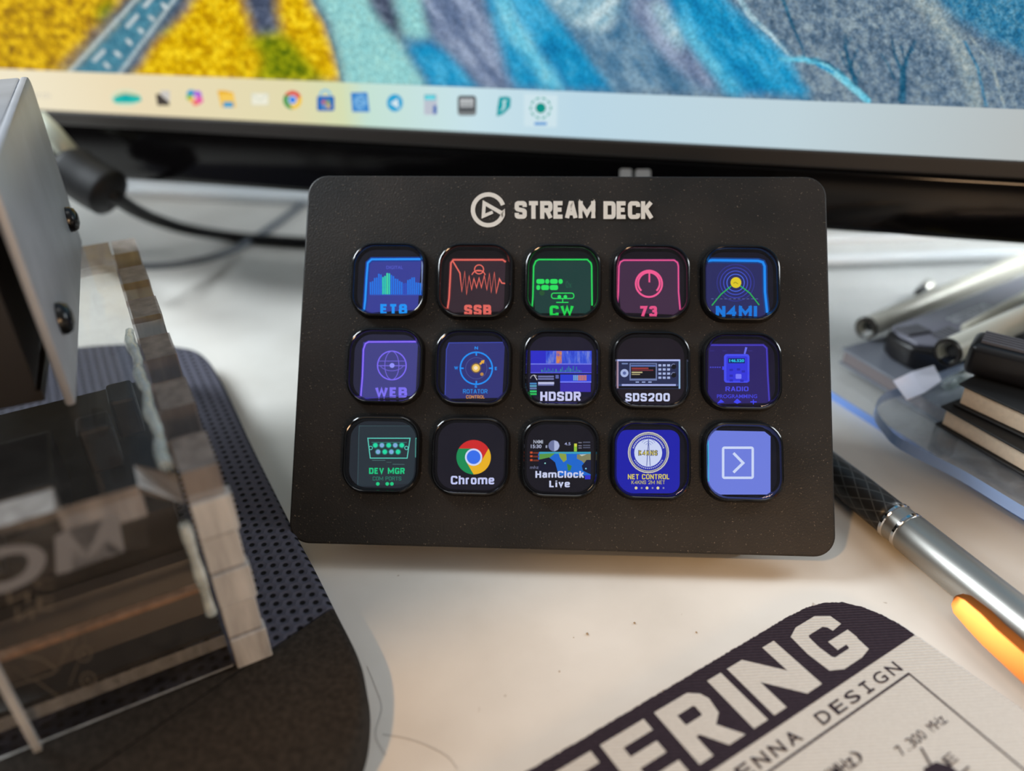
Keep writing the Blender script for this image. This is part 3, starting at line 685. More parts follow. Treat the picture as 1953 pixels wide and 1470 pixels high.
def k00(f):
    f.poly([(640, 735), (1082, 735), (1095, 1195), (600, 1195), (612, 900), (624, 760)], (58, 64, 150))
    glow(f, [(590, 1185), (606, 1080), (618, 880), (628, 760), (660, 730), (1075, 728)], 17, (40, 150, 255), (26, 62, 150))
    f.text('DIGITAL', 785, 784, 925, 812, (84, 92, 205), .01)
    hs = [922, 915, 888, 884, 852, 858, 880, 870, 846, 848, 862, 872, 893, 897, 913, 922, 932, 930, 905, 898, 884, 882, 925, 928, 930]
    for i, y in enumerate(hs):
        x = 645+i*17.6; g = (46, 218, 190) if i in (6, 7, 9) else ((70, 232, 170) if i == 8 else ((36, 120, 235) if 16 > i or i > 17 else (48, 84, 200)))
        f.rect(x, y, x+12.5, 1028, g)
    f.rect(645, 1026, 1085, 1034, (52, 84, 190)); f.vtext('ET8', 734, 1108, 962, 1194, (30, 150, 250), 0.24)
    f.stroke([(1088, 740), (1092, 1100)], 8, (150, 170, 220)); f.stroke([(600, 1200), (1060, 1200)], 7, (44, 110, 214))
def k10(f):
    f.poly([(1340, 735), (1795, 735), (1805, 1200), (1300, 1200), (1318, 900)], (54, 40, 48)); R = (238, 110, 96)
    glow(f, [(1300, 1168), (1316, 1060), (1326, 880), (1332, 760), (1352, 734), (1770, 734), (1796, 752)], 12, R, (100, 46, 52))
    f.stroke([(1345, 740), (1408, 846), (1424, 1000), (1449, 835), (1464, 1025), (1486, 872), (1507, 985), (1526, 892), (1549, 968), (1570, 888), (1590, 968), (1614, 868), (1636, 985), (1658, 852), (1673, 1008), (1700, 842), (1716, 1015), (1742, 895), (1762, 930), (1790, 934)], 11, R)
    f.ring(1570, 815, 38, 9, R); f.stroke([(1535, 828), (1604, 828)], 8, R); f.ring(1566, 882, 60, 8, R, 200, 340)
    f.vtext('SSB', 1444, 1114, 1674, 1202, (226, 104, 94), 0.25)
def k20(f):
    f.poly([(200, 850), (750, 850), (765, 1390), (185, 1390), (190, 1100)], (30, 62, 58)); G = (44, 228, 96)
    glow(f, [(150, 1308), (176, 1308), (184, 1200), (192, 900), (212, 852), (240, 836), (710, 836), (745, 870), (752, 900), (756, 1280)], 11, G, (22, 96, 54))
    for x0, x1, y0, y1 in ((218, 296, 1024, 1070), (303, 342, 1024, 1070), (350, 424, 1024, 1070), (432, 472, 1024, 1070), (218, 254, 1082, 1130), (264, 340, 1082, 1130), (348, 428, 1082, 1130)):
        f.rrect(x0, y0, x1, y1, 18, G)
    f.circ(272, 1158, 26, (40, 84, 50)); f.text('0x', 502, 1042, 560, 1110, (36, 92, 70))
    f.stroke([(p[0]+472, p[1]+1186) for p in rrect(216, 52, 22, 5)], 9, G, True); f.circ(440, 1196, 18, G); f.circ(498, 1196, 18, G); f.stroke([(472, 1212), (472, 1250)], 9, G); f.stroke([(410, 1250), (528, 1250)], 9, G)
    f.vtext('CW', 346, 1280, 580, 1382, (34, 214, 80), 0.24)
def k30(f):
    f.poly([(1020, 850), (1590, 850), (1605, 1390), (995, 1390), (1010, 1100)], (66, 44, 68)); P = (246, 92, 148)
    glow(f, [(1000, 1270), (1010, 1150), (1016, 900), (1030, 860), (1062, 842), (1550, 842), (1582, 866), (1590, 900), (1592, 1150), (1608, 1330)], 11, P, (112, 44, 98))
    f.ring(1306, 1070, 127, 18, P); f.ring(1306, 1064, 104, 18, P, 135, 405); f.stroke([(1310, 945), (1310, 1056)], 16, P)
    f.vtext('73', 1212, 1284, 1386, 1388, (232, 84, 136), 0.25)
def k40(f):
    f.poly([(236, 850), (790, 850), (815, 1395), (250, 1395), (236, 1300)], (42, 44, 96))
    glow(f, [(244, 848), (300, 842), (740, 848), (785, 862), (802, 900), (806, 1150), (828, 1350)], 24, (28, 140, 246), (24, 62, 130))
    for r, c in ((180, (50, 54, 140)), (148, (58, 66, 176)), (116, (66, 84, 206)), (84, (74, 106, 232))): f.ring(522, 1060, r, 8, c, ry=r*.98)
    f.stroke([(292, 1280), (380, 1172), (480, 1092)], 11, (40, 178, 84)); f.stroke([(750, 1275), (660, 1160), (565, 1088)], 11, (40, 178, 84))
    f.circ(525, 1058, 52, (226, 204, 40)); f.stroke([(500, 1066), (520, 1054), (546, 1072)], 8, (160, 150, 30))
    for i in range(11): f.rect(285+i*43, 1212, 309+i*43, 1219, (84, 96, 150))
    f.vtext('N4MI', 330, 1284, 730, 1386, (22, 120, 220), 0.24)
def k01(f):
    f.poly([(228, 140), (680, 132), (700, 600), (208, 600), (220, 400)], (68, 68, 136)); P = (150, 118, 255)
    glow(f, [(208, 590), (222, 420), (230, 200), (246, 152), (272, 138), (676, 136)], 10, P, (66, 60, 190))
    f.ring(464, 332, 118, 10, (128, 110, 255)); f.ring(464, 332, 58, 6, (120, 106, 228), ry=116); f.stroke([(350, 296), (578, 296)], 6, (112, 100, 214)); f.stroke([(346, 334), (582, 334)], 7, (120, 106, 228))
    f.ring(464, 300, 108, 6, (112, 100, 214), 30, 150, ry=76); f.circ(466, 332, 20, (150, 150, 255)); f.vtext('WEB', 326, 512, 590, 596, (128, 116, 246), 0.24); f.stroke([(230, 604), (690, 604)], 8, (70, 62, 170))
def k11(f):
    f.poly([(930, 142), (1380, 140), (1394, 180), (1386, 610), (900, 610), (914, 200)], (50, 52, 118))
    f.stroke([(902, 600), (914, 200), (936, 146), (1380, 142)], 7, (64, 78, 180)); B = (34, 146, 250)
    f.ring(1160, 355, 132, 12, B); f.ring(1160, 355, 88, 5, (74, 84, 150))
    for a, b in ((0, -1), (1, 0), (0, 1), (-1, 0)): f.stroke([(1160+a*104, 355+b*104), (1160+a*132, 355+b*132)], 12, B)
    f.text('N', 1146, 176, 1174, 200, B, .04); f.text('E', 1312, 344, 1330, 370, B, .04); f.text('W', 978, 340, 1010, 366, B, .04); f.text('S', 1146, 496, 1166, 516, B, .04)
    f.circ(1158, 353, 42, (120, 96, 70)); f.circ(1158, 353, 32, (238, 196, 96)); f.circ(1156, 352, 16, (250, 230, 200)); f.stroke([(1190, 322), (1212, 302)], 16, (236, 176, 60)); f.poly([(1228, 286), (1222, 318), (1196, 294)], (236, 176, 60)); f.circ(1206, 404, 14, (190, 140, 70))
    f.vtext('ROTATOR', 1050, 528, 1252, 562, (36, 142, 236), 0.15); f.vtext('CONTROL', 1076, 578, 1230, 604, (222, 152, 50), 0.16)
def hd_noise(): return emi((60, 90, 220), 1, (900, (40, 50, 190), (140, 150, 210), (1, .2, .2), 0))
def k21(f):
    f.rect(138, 210, 642, 318, (46, 46, 200)); f.rect(265, 214, 640, 314, hd_noise()); f.rect(350, 214, 395, 314, emi((200, 120, 90), 1, (1400, (80, 90, 200), (230, 150, 80), (1, 1, 1), 0)))
    f.rect(138, 318, 640, 396, (58, 54, 186)); f.rect(138, 316, 640, 324, (120, 130, 240)); f.rect(138, 388, 640, 395, (90, 92, 230))
    for i in range(26):
        hh = random.uniform(6, 50); f.rect(228+i*13, 386-hh, 234+i*13, 386, (44, 130, 150) if i % 3 else (60, 170, 130))
    f.rect(138, 396, 640, 590, (20, 20, 44)); f.rect(382, 406, 638, 462, (46, 62, 210)); f.rect(382, 462, 638, 474, (110, 120, 250)); f.rect(382, 476, 634, 550, (58, 46, 170))
    for i in range(8): f.rect(490+i*14, 412, 500+i*14, 456, (210, 130, 80) if i > 2 else (120, 170, 210))
    for y in (416, 436, 484): f.rect(200, y, 330, y+14, (110, 116, 170))
    f.rect(200, 468, 332, 486, (190, 195, 230)); f.ring(166, 440, 28, 7, (150, 150, 160), 180, 320); f.stroke([(166, 410), (192, 452)], 6, (210, 210, 220))
    for y, c in ((474, (70, 130, 190)), (494, (90, 160, 190)), (514, (100, 120, 170)), (538, (50, 200, 110)), (560, (44, 190, 90))): f.rect(132, y, 188, y+15, c)
    f.rect(344, 410, 370, 440, (90, 100, 170)); f.vtext('HDSDR', 218, 548, 552, 624, (204, 206, 246), 0.22); f.stroke([(190, 646), (560, 646)], 8, (86, 84, 190))
def k31(f):
    f.rect(852, 282, 1372, 524, (60, 74, 120)); f.rect(866, 300, 1358, 486, (40, 46, 80)); f.rect(852, 282, 1372, 296, (176, 186, 240)); f.rect(852, 296, 862, 520, (180, 150, 170)); f.rect(1360, 296, 1372, 524, (150, 190, 230)); f.rect(890, 486, 1336, 500, (170, 180, 235)); f.rect(862, 502, 1358, 522, (16, 16, 24))
    f.rect(954, 312, 1180, 456, (110, 124, 170)); f.rect(964, 320, 1170, 440, (22, 20, 30)); f.rect(966, 326, 1168, 342, (90, 110, 170)); f.rect(972, 350, 1110, 362, (150, 60, 60)); f.rect(972, 366, 1150, 376, (120, 52, 60)); f.rect(972, 384, 1060, 394, (200, 190, 140)); f.rect(972, 402, 1040, 410, (170, 160, 120))
    f.circ(912, 395, 33, (170, 184, 226)); f.circ(912, 395, 14, (90, 104, 160)); f.rect(890, 312, 940, 322, (120, 140, 190))
    for r in range(4):
        for c in range(3): f.rect(1192+c*36, 322+r*34, 1216+c*36, 340+r*34, (168, 182, 226))
    for y in (340, 410): f.circ(1318, y, 22, (18, 18, 26)); f.ring(1318, y, 20, 6, (120, 130, 170), 180, 300)
    for x in (1004, 1056, 1108): f.rect(x, 464, x+28, 474, (150, 166, 214))
    f.vtext('SDS200', 920, 560, 1286, 628, (206, 212, 246), 0.22); f.poly([(908, 650), (935, 626), (930, 650)], (120, 130, 240)); f.stroke([(920, 664), (1340, 664)], 8, (110, 116, 190))
def k41(f):
    f.poly([(180, 160), (640, 160), (664, 210), (680, 640), (250, 650), (172, 600)], (44, 34, 100)); B = (66, 70, 246)
    glow(f, [(180, 164), (630, 164), (658, 190), (666, 400), (680, 640)], 10, (72, 62, 196), (46, 36, 120))
    f.stroke([(490, 182), (476, 238)], [18, 14], (104, 110, 240)); f.rrect(306, 238, 516, 474, 24, (70, 78, 240)); f.rrect(326, 256, 500, 460, 14, (54, 56, 222)); f.rect(340, 272, 478, 314, (20, 44, 110)); f.text('146.520', 350, 280, 472, 304, (40, 200, 240), .03)
    for a, b in ((352, 360), (412, 356), (352, 408), (452, 372), (352, 446), (440, 450)): f.rect(a, b, a+28, b+18, (44, 44, 180))
    f.rrect(402, 402, 450, 442, 8, (120, 124, 250)); f.rect(500, 386, 516, 410, B); f.rect(500, 440, 516, 462, B); f.rect(292, 340, 308, 368, B)
    for i in range(5): f.rect(190+i*19, 342, 203+i*19, 352, (70, 70, 200))
    for x in (194, 296, 400, 508): f.text('km', x, 204, x+32, 216, (60, 54, 150))
    f.vtext('RADIO', 318, 506, 508, 544, (74, 76, 236), 0.18); f.text('PROGRAMMING', 248, 570, 580, 602, (66, 66, 214), .02)
    f.poly([(280, 610), (310, 636), (250, 644)], B); f.poly([(415, 604), (450, 634), (415, 648), (384, 634)], B); f.stroke([(524, 632), (576, 632)], 10, B); f.stroke([(548, 612), (548, 652)], 8, B)
def k02(f):
    f.poly([(190, 828), (650, 826), (676, 900), (668, 1330), (180, 1330)], (42, 52, 60)); T = (96, 214, 196); G = (36, 222, 164)
    f.stroke([(182, 1330), (192, 900), (196, 830), (650, 826)], 5, (60, 84, 90))
    f.stroke([(266, 932), (614, 932), (590, 1096), (286, 1096)], 7, T, True); f.stroke([(296, 966), (586, 966)], 4, (60, 130, 124))
    for i, x in enumerate((328, 382, 438, 492, 546)): f.circ(x, 990, 25, (40, 120, 110)); f.circ(x, 990, 18, G if i % 2 == 0 else (130, 170, 220))
    for i, x in enumerate((350, 406, 460, 515)): f.circ(x, 1044, 25, (40, 120, 110)); f.circ(x, 1044, 18, G if i % 2 else (130, 170, 220))
    f.ring(290, 1012, 14, 5, T); f.ring(584, 1012, 14, 5, T); f.stroke([(300, 1114), (410, 1114)], 4, (80, 120, 120)); f.stroke([(420, 1130), (460, 1130)], 4, (70, 100, 100)); f.stroke([(470, 1146), (568, 1148)], 4, (80, 120, 120))
    f.vtext('DEV MGR', 276, 1176, 570, 1226, (30, 200, 130), 0.22); f.vtext('COM PORTS', 306, 1248, 542, 1280, (44, 126, 106), 0.14)
    for x, r in ((348, 15), (426, 15), (464, 15)): f.circ(x, 1308, r, (34, 204, 132))
    f.stroke([(660, 932), (682, 934)], 6, T); f.stroke([(660, 934), (658, 1090)], 5, (80, 160, 150)); f.stroke([(664, 1180), (672, 1230)], 8, (90, 140, 90))
def k12(f):
    chrome_logo(f, 1138, 1088, 142, (206, 44, 44), (28, 140, 84), (236, 180, 36), (58, 112, 236), (206, 218, 250)); f.vtext('Chrome', 950, 1242, 1308, 1312, (198, 204, 246), 0.2)
def k22(f):
    f.rect(200, 1046, 634, 1240, (30, 104, 206)); f.rect(210, 1044, 634, 1060, (60, 160, 190)); f.poly([(210, 1062), (340, 1056), (300, 1090), (240, 1120), (210, 1110)], (90, 150, 70)); f.poly([(370, 1056), (432, 1062), (436, 1110), (410, 1130), (380, 1090)], (140, 160, 70)); f.poly([(436, 1140), (478, 1160), (466, 1200), (446, 1200)], (60, 130, 60)); f.poly([(520, 1066), (634, 1060), (634, 1130), (590, 1150), (560, 1120), (520, 1100)], (130, 130, 96))
    f.poly([(200, 1110), (290, 1090), (340, 1130), (370, 1240), (200, 1240)], (22, 24, 46)); f.poly([(560, 1160), (600, 1110), (634, 1110), (634, 1230), (570, 1200)], (24, 30, 60)); f.poly([(540, 1066), (600, 1064), (560, 1080)], (190, 200, 190))
    f.rect(586, 1236, 632, 1270, (50, 50, 200))
    f.text('N4MI', 162, 946, 240, 976, (176, 182, 200), .02); f.text('15:30', 140, 984, 228, 1014, (176, 182, 210), .02); f.rect(262, 990, 276, 1012, (150, 156, 180)); f.circ(331, 994, 46, (110, 118, 160), 46); f.poly([(333, 950), (362, 962), (376, 994), (362, 1026), (333, 1040)], (176, 184, 220))
    f.text('4.5', 418, 966, 468, 990, (160, 166, 206), .02); f.rect(496, 976, 520, 1042, (140, 190, 60)); f.rect(500, 976, 520, 1000, (210, 210, 70))
    for y in (964, 990, 1008): f.rect(532, y, 560, y+8, (120, 120, 140)); f.rect(570, y-4, 630, y+6, (80, 84, 104))
    for y in (1042, 1072, 1104):
        f.rect(134, y, 154, y+16, (200, 80, 44)); f.rect(158, y+4, 206, y+18, (110, 48, 36))
    f.text('mhz', 134, 1158, 204, 1184, (120, 126, 160)); f.circ(258, 1138, 6, (150, 220, 220)); f.circ(594, 1182, 7, (120, 180, 220))
    f.vtext('HamClock', 178, 1202, 580, 1258, (204, 210, 240), 0.21); f.vtext('Live', 292, 1280, 462, 1336, (204, 210, 240), 0.21)
def k32(f):
    f.poly([((a*35.6)+1108, 1125-(b*35.6)) for a, b in rrect(14.6, 14.7, 2.4, 6)], (32, 34, 168))
    f.circ(1110, 1050, 170, (206, 204, 190)); f.circ(1110, 1050, 160, (34, 36, 130)); f.ring(1110, 1050, 152, 7, (190, 190, 180)); f.circ(1110, 1050, 146, (46, 52, 176)); f.circ(1108, 1052, 115, (206, 216, 246))
    for i in range(22):
        a = math.radians(198+i*144/21); f.circ(1110+130*math.cos(a), 1050+130*math.sin(a), 7, (176, 180, 214), n=8)
    for i in range(18):
        a = math.radians(30+i*120/17); f.circ(1110+130*math.cos(a), 1050+130*math.sin(a), 6, (170, 176, 214), n=8)
    f.stroke([(1110, 940), (1096, 1160)], 6, (90, 100, 170)); f.stroke([(1110, 940), (1124, 1160)], 6, (90, 100, 170))
    for r in (26, 44, 62): f.ring(1110, 1000, r, 4, (130, 146, 206), 210, 330)
    f.vtext('K4KNS', 1026, 1030, 1186, 1076, (60, 60, 110), 0.3); f.vtext('K4KNS', 1032, 1034, 1180, 1072, (196, 184, 84), 0.18)
    f.vtext('NET CONTROL', 940, 1228, 1284, 1270, (222, 206, 84), 0.18); f.vtext('K4KNS 2M NET', 970, 1280, 1246, 1310, (186, 178, 96), 0.15)
    for i, x in enumerate((1008, 1054, 1098, 1144, 1188, 1234)): f.circ(x, 1342, 12 if i % 2 == 0 else 8, (224, 214, 160) if i % 2 == 0 else (140, 140, 170))
def k42(f):
    f.poly([(205, 868), (640, 876), (690, 916), (690, 1380), (660, 1396), (250, 1396), (190, 1350), (172, 1290), (178, 900)], (112, 128, 224))
    f.stroke([(p[0]+421, p[1]+1134) for p in rrect(244, 248, 12, 4)], 20, (208, 220, 252), True); f.stroke([(384, 1054), (464, 1136), (384, 1214)], 22, (208, 220, 252))
    f.stroke([(176, 940), (180, 1290)], 8, (60, 180, 220)); f.stroke([(250, 1432), (690, 1432)], 9, (110, 130, 210))
DK = (20, 19, 26)
for c, r, cv, base, fn, lb in ((0, 0, za, (27, 28, 38), k00, 'key lit blue with bar chart and ET8'), (1, 0, za, (22, 18, 20), k10, 'key lit red with waveform and SSB'), (2, 0, zb2, (16, 22, 22), k20, 'key lit green with dots and dashes and CW'), (3, 0, zb2, (24, 19, 26), k30, 'key lit pink with round knob and 73'), (4, 0, zc, (20, 20, 34), k40, 'key lit blue with yellow beacon and N4MI'),
                               (0, 1, zd, (40, 40, 62), k01, 'key lit violet with globe and WEB'), (1, 1, zd, (22, 22, 36), k11, 'key with blue compass and ROTATOR CONTROL'), (2, 1, ze, (30, 27, 44), k21, 'key with blue spectrum display and HDSDR'), (3, 1, ze, (30, 24, 32), k31, 'key picturing a radio scanner and SDS200'), (4, 1, zf, (24, 20, 40), k41, 'key lit deep blue with hand radio'),
                               (0, 2, zd, (36, 42, 50), k02, 'key lit green with serial port and DEV MGR'), (1, 2, zd, (28, 26, 36), k12, 'black key with round red, green and yellow emblem'), (2, 2, ze, (24, 22, 30), k22, 'black key with small world map'), (3, 2, ze, (16, 15, 28), k32, 'blue key with round seal and NET CONTROL'), (4, 2, zf, (18, 18, 30), k42, 'pale blue key with boxed arrow')):
    key(c, r, cv, base, fn, lb)

# ------------------------------------------------------------------ wrist rest under the clear box
PZ = .008
pout = [(-520, 735), (60, 668), (250, 652), (330, 657), (385, 672), (425, 728), (480, 845), (560, 1005), (600, 1080), (640, 1160), (680, 1240), (696, 1300), (694, 1370), (678, 1430), (640, 1500), (560, 1640), (200, 1900), (-420, 1990)]
pw = smooth_path([at(x, y, PZ) for x, y in pout], 7, True)
pw = [p for p in pw if p.y > .03]
def pad_solid(): 
    bm = bmesh.new(); prism(bm, [V2(p, PZ) for p in pw], Vector((0, 0, -PZ))); 
    bmesh.ops.recalc_face_normals(bm, faces=bm.faces)
    es = [e for e in bm.edges if all(abs(v.co.z-PZ) < 1e-6 for v in e.verts) and len(e.link_faces) == 2 and e.calc_face_angle(0) > .6]
    bmesh.ops.bevel(bm, geom=es, offset=.0016, segments=4, profile=.5, affect='EDGES', clamp_overlap=True)
    bmesh.ops.triangulate(bm, faces=[f for f in bm.faces if len(f.verts) > 4]); return bm
sa, sb = at(510, 1242, PZ), at(626, 1163, PZ); sd = (sb-sa).normalized(); sn = Vector((-sd.y, sd.x, 0))
def mesh_fabric():
    m, t, b = _mat('perforated_mesh_fabric')
    c = t.nodes.new('ShaderNodeTexCoord'); mp = t.nodes.new('ShaderNodeMapping'); t.links.new(c.outputs['Object'], mp.inputs[0])
    d = (at(560, 1005, PZ)-at(430, 740, PZ)); ang = math.atan2(d.y, d.x)
    mp.inputs['Rotation'].default_value = (0, 0, -ang)
    def lattice(ox, oy):
        a = t.nodes.new('ShaderNodeVectorMath'); a.operation = 'MULTIPLY_ADD'; a.inputs[1].default_value = (1/.0024, 1/.0046, 0); a.inputs[2].default_value = (ox, oy, 0)
        t.links.new(mp.outputs[0], a.inputs[0])
        fr = t.nodes.new('ShaderNodeVectorMath'); fr.operation = 'FRACTION'; t.links.new(a.outputs[0], fr.inputs[0])
        s = t.nodes.new('ShaderNodeVectorMath'); s.operation = 'SUBTRACT'; s.inputs[1].default_value = (.5, .5, 0); t.links.new(fr.outputs[0], s.inputs[0])
        k = t.nodes.new('ShaderNodeVectorMath'); k.operation = 'MULTIPLY'; k.inputs[1].default_value = (.8, 1.53, 0); t.links.new(s.outputs[0], k.inputs[0])
        l = t.nodes.new('ShaderNodeVectorMath'); l.operation = 'LENGTH'; t.links.new(k.outputs[0], l.inputs[0]); return l.outputs['Value']
    mn = t.nodes.new('ShaderNodeMath'); mn.operation = 'MINIMUM'; t.links.new(lattice(0, 0), mn.inputs[0]); t.links.new(lattice(.5, .5), mn.inputs[1])
    r = t.nodes.new('ShaderNodeValToRGB'); r.color_ramp.elements[0].position = .14; r.color_ramp.elements[1].position = .25
    r.color_ramp.elements[0].color = (.004, .004, .005, 1); r.color_ramp.elements[1].color = L3((80, 80, 92))
    t.links.new(mn.outputs[0], r.inputs[0]); t.links.new(r.outputs[0], b.inputs['Base Color'])
    bp = t.nodes.new('ShaderNodeBump'); bp.inputs['Strength'].default_value = .8; bp.inputs['Distance'].default_value = .0008
    t.links.new(mn.outputs[0], bp.inputs['Height']); t.links.new(bp.outputs[0], b.inputs['Normal']); b.inputs['Roughness'].default_value = .85; b.inputs['Specular IOR Level'].default_value = .2
    return m
SUEDE = pbr('brown_black_suede', (46, 42, 38), .95, 0, .15, (1500, .5, .0004), .35, 900)
rest = thing('wrist_rest', (-.07, .10, 0), 'black padded wrist rest, half perforated mesh and half suede, under the clear box', 'wrist rest')
sc = at(0, 1446, PZ); sd2_ = (sa-sc).normalized(); sn2 = Vector((-sd2_.y, sd2_.x, 0))
def cut_pad(cuts):
    bm = pad_solid()
    for co, no in cuts:
        bmesh.ops.bisect_plane(bm, geom=bm.verts[:]+bm.edges[:]+bm.faces[:], plane_co=co-no*.0002, plane_no=no, clear_outer=True)
        bmesh.ops.holes_fill(bm, edges=[e for e in bm.edges if len(e.link_faces) == 1])
    return bm
obj('mesh_panel', cut_pad([(sa, -sn), (sa, -sn2)]), mesh_fabric(), rest)
bm = cut_pad([(sa, sn)]); b2 = cut_pad([(sa, -sn), (sa, sn2)]); tmp = bpy.data.meshes.new('t'); b2.to_mesh(tmp); b2.free(); bm.from_mesh(tmp); bpy.data.meshes.remove(tmp)
obj('suede_panel', bm, SUEDE, rest)
bm = bmesh.new(); obox(bm, V2(sa-sd*.06, .001), sd*.0745, sn*.0006, UP*(PZ-.0018)); obj('seam', bm, pbr('seam_black', (8, 8, 8), .9), rest)

# ------------------------------------------------------------------ clear acrylic box on the wrist rest
ZT_ = .0525; TH = .0058
FR = at(508, 1250, PZ); FL = at(65, 1425, PZ); BR = at(253, 453, ZT_)
bl = (FL-FR); bl.z = 0; bl.normalize(); bb = (BR-FR); bb.z = 0; LEN = bb.length; bb.normalize(); WID = .056
ACR = clear('clear_acrylic', (.95, .95, .945), .03, 1.22, .04, (150, 145, 140)); EDGE = cut_edge('sawn_acrylic_edge', (142, 133, 127), .35, .3); EDGEW = cut_edge('pale_sawn_acrylic_edge', (208, 206, 203), .35, .16)
FRZ = V2(FR, 0)
def bw(l, b, z): return FRZ + bl*l + bb*b + UP*z       # l leftward, b backward from the front right corner
box = thing('acrylic_box', V2(FR+bl*.028+bb*.05, PZ), 'clear finger jointed acrylic box engraved OM standing on the black wrist rest', 'box')
def notch(n, L, ph, d):
    """comb profile along length L: list of (s, depth)"""
    out = []
    for i in range(n):
        dd = d if (i+ph) % 2 == 0 else 0.0
        out += [(L*i/n, dd), (L*(i+1)/n, dd)]
    return out
NS = 11
# top panel: fingers towards the right side and the front
bm = bmesh.new(); rt_ = [(TH-d, s) for s, d in notch(NS, LEN, 1, TH)]       # (l, b) along right edge
ft_ = [(s, TH-d) for s, d in notch(5, WID, 1, TH)]
pts = [bw(l, b, ZT_) for l, b in rt_] + [bw(WID, LEN, ZT_)] + [bw(l, b, ZT_) for l, b in reversed(ft_) if l > TH]
prism(bm, pts, Vector((0, 0, -TH)), 0, 1); obj('top_panel', bm, [ACR, EDGE], box)
# right side panel in the b,z plane
bm = bmesh.new(); up_ = [(s, ZT_-(.0001 if d else TH)) for s, d in notch(NS, LEN, 0, TH)]
prism(bm, [bw(-.0003, b, z) for b, z in up_]+[bw(-.0003, LEN, PZ), bw(-.0003, 0, PZ)], bl*(TH-.0002), 0, 1); obj('side_panel', bm, [ACR, EDGE], box)
# front panel in the l,z plane
bm = bmesh.new(); up_ = [(s, ZT_-(.0001 if d else TH)) for s, d in notch(5, WID, 0, TH) if s > TH*.5]
up_ = [(max(TH, s), z) for s, z in up_]
rgt = [(TH-.0001, PZ)]
prism(bm, [bw(l, 0, z) for l, z in [(TH, PZ)]+[(TH, ZT_-TH)]+up_+[(WID, PZ)]], bb*TH, 0, 1); obj('front_panel', bm, [ACR, EDGEW], box)
# vertical finger blocks at the front right corner
for k in range(5):
    z0 = PZ+(ZT_-TH-PZ)*k/5; z1 = PZ+(ZT_-TH-PZ)*(k+1)/5
    bm = bmesh.new(); ex = .0005 if k % 2 == 0 else .0001
    obox(bm, bw(-.0006-ex, -.0003-ex, z0+.0002), bl*(TH+ex), bb*(TH*.5), UP*(z1-z0-.0004)); bevel(bm, .0002, 1); obj('corner_finger', bm, EDGEW, box)
bm = bmesh.new(); prism(bm, [bw(TH, LEN-TH, PZ), bw(WID, LEN-TH, PZ), bw(WID, LEN-TH, ZT_-TH), bw(TH, LEN-TH, ZT_-TH)], bb*(TH-.0001), 0, 1); obj('back_panel', bm, [ACR, EDGE], box)
bm = bmesh.new(); prism(bm, [bw(WID, TH, PZ), bw(WID, LEN-TH, PZ), bw(WID, LEN-TH, ZT_-TH), bw(WID, TH, ZT_-TH)], bl*-TH, 0, 1); obj('side_panel', bm, [ACR, EDGE], box)
bm = bmesh.new(); prism(bm, [bw(TH, TH, PZ+.0001), bw(TH, LEN-TH, PZ+.0001), bw(WID-TH, LEN-TH, PZ+.0001), bw(WID-TH, TH, PZ+.0001)], UP*.003, 0, 1); obj('base_panel', bm, [ACR, EDGEW], box)
# the left front corner post seen at the bottom of the frame
fl_l = (FL-FR).dot(bl)
bm = bmesh.new(); obox(bm, bw(fl_l-.0012, -.0012, PZ), bl*.0012, bb*.0011, UP*(ZT_-PZ)); obj('corner_rail', bm, EDGEW, box)
# glue bead along the inner right edge
GLUE = clear('glue', (.94, .98, .96), .08, 2.0, .38, (236, 244, 242))
bm = bmesh.new(); P = [bw(TH+.0010+.00025*math.sin(i*1.9), .003+i*.0042, ZT_) for i in range(13)]
tube(bm, smooth_path(P, 4), [.0010+.00015*math.sin(i*.5)+.00008*math.sin(i*1.3) for i in range(49)], 8)
P = [bw(TH+.0009, -.0003, ZT_-TH-.0035-i*.004) for i in range(6)]; tube(bm, smooth_path(P, 4), [.0009+.00012*math.sin(i*.7) for i in range(21)], 8)
obj('glue_bead', bm, GLUE, box, smooth=60)
# inner ledge across the front (the line half way down the front panel)
lz = .0225
bm = bmesh.new(); prism(bm, [bw(TH, TH+.0002, lz), bw(WID-TH, TH+.0002, lz), bw(WID-TH, TH+.002, lz), bw(TH, TH+.002, lz)], UP*.0013, 0, 0); bevel(bm, .0004, 2); obj('inner_ledge', bm, cut_edge('amber_edge', (176, 138, 112), .3, .2), box)
DARK = pbr('dark_electronics', (30, 27, 26), .5, 0, .5, None, .5, 180)
bm = bmesh.new(); prism(bm, [bw(TH, .012, PZ+.0035), bw(WID-TH-.001, .012, PZ+.0035), bw(WID-TH-.001, .016, lz), bw(TH, .016, lz)], bb*.003); obj('inner_plate', bm, pbr('inner_brown_plate', (58, 50, 45), .35, 0, .5), box)
for (l, b, z, w, d, hh) in ((.024, .020, .030, .016, .018, .014), (.014, .034, .034, .006, .006, .010), (.009, .044, .034, .005, .008, .009), (.034, .012, .034, .012, .010, .01)):
    bm = bmesh.new(); obox(bm, bw(l, b, z), bl*w, bb*d, UP*hh); bevel(bm, .0008, 2); obj('inner_block', bm, DARK, box)
bm = bmesh.new(); obox(bm, bw(TH+.002, .02, PZ+.0032), bl*(WID-2*TH-.004), bb*.05, UP*.021); obox(bm, bw(TH+.0006, TH+.0006, PZ+.0032), bl*(WID-2*TH-.0012), bb*.0135, UP*.0006); obj('inner_block', bm, DARK, box)
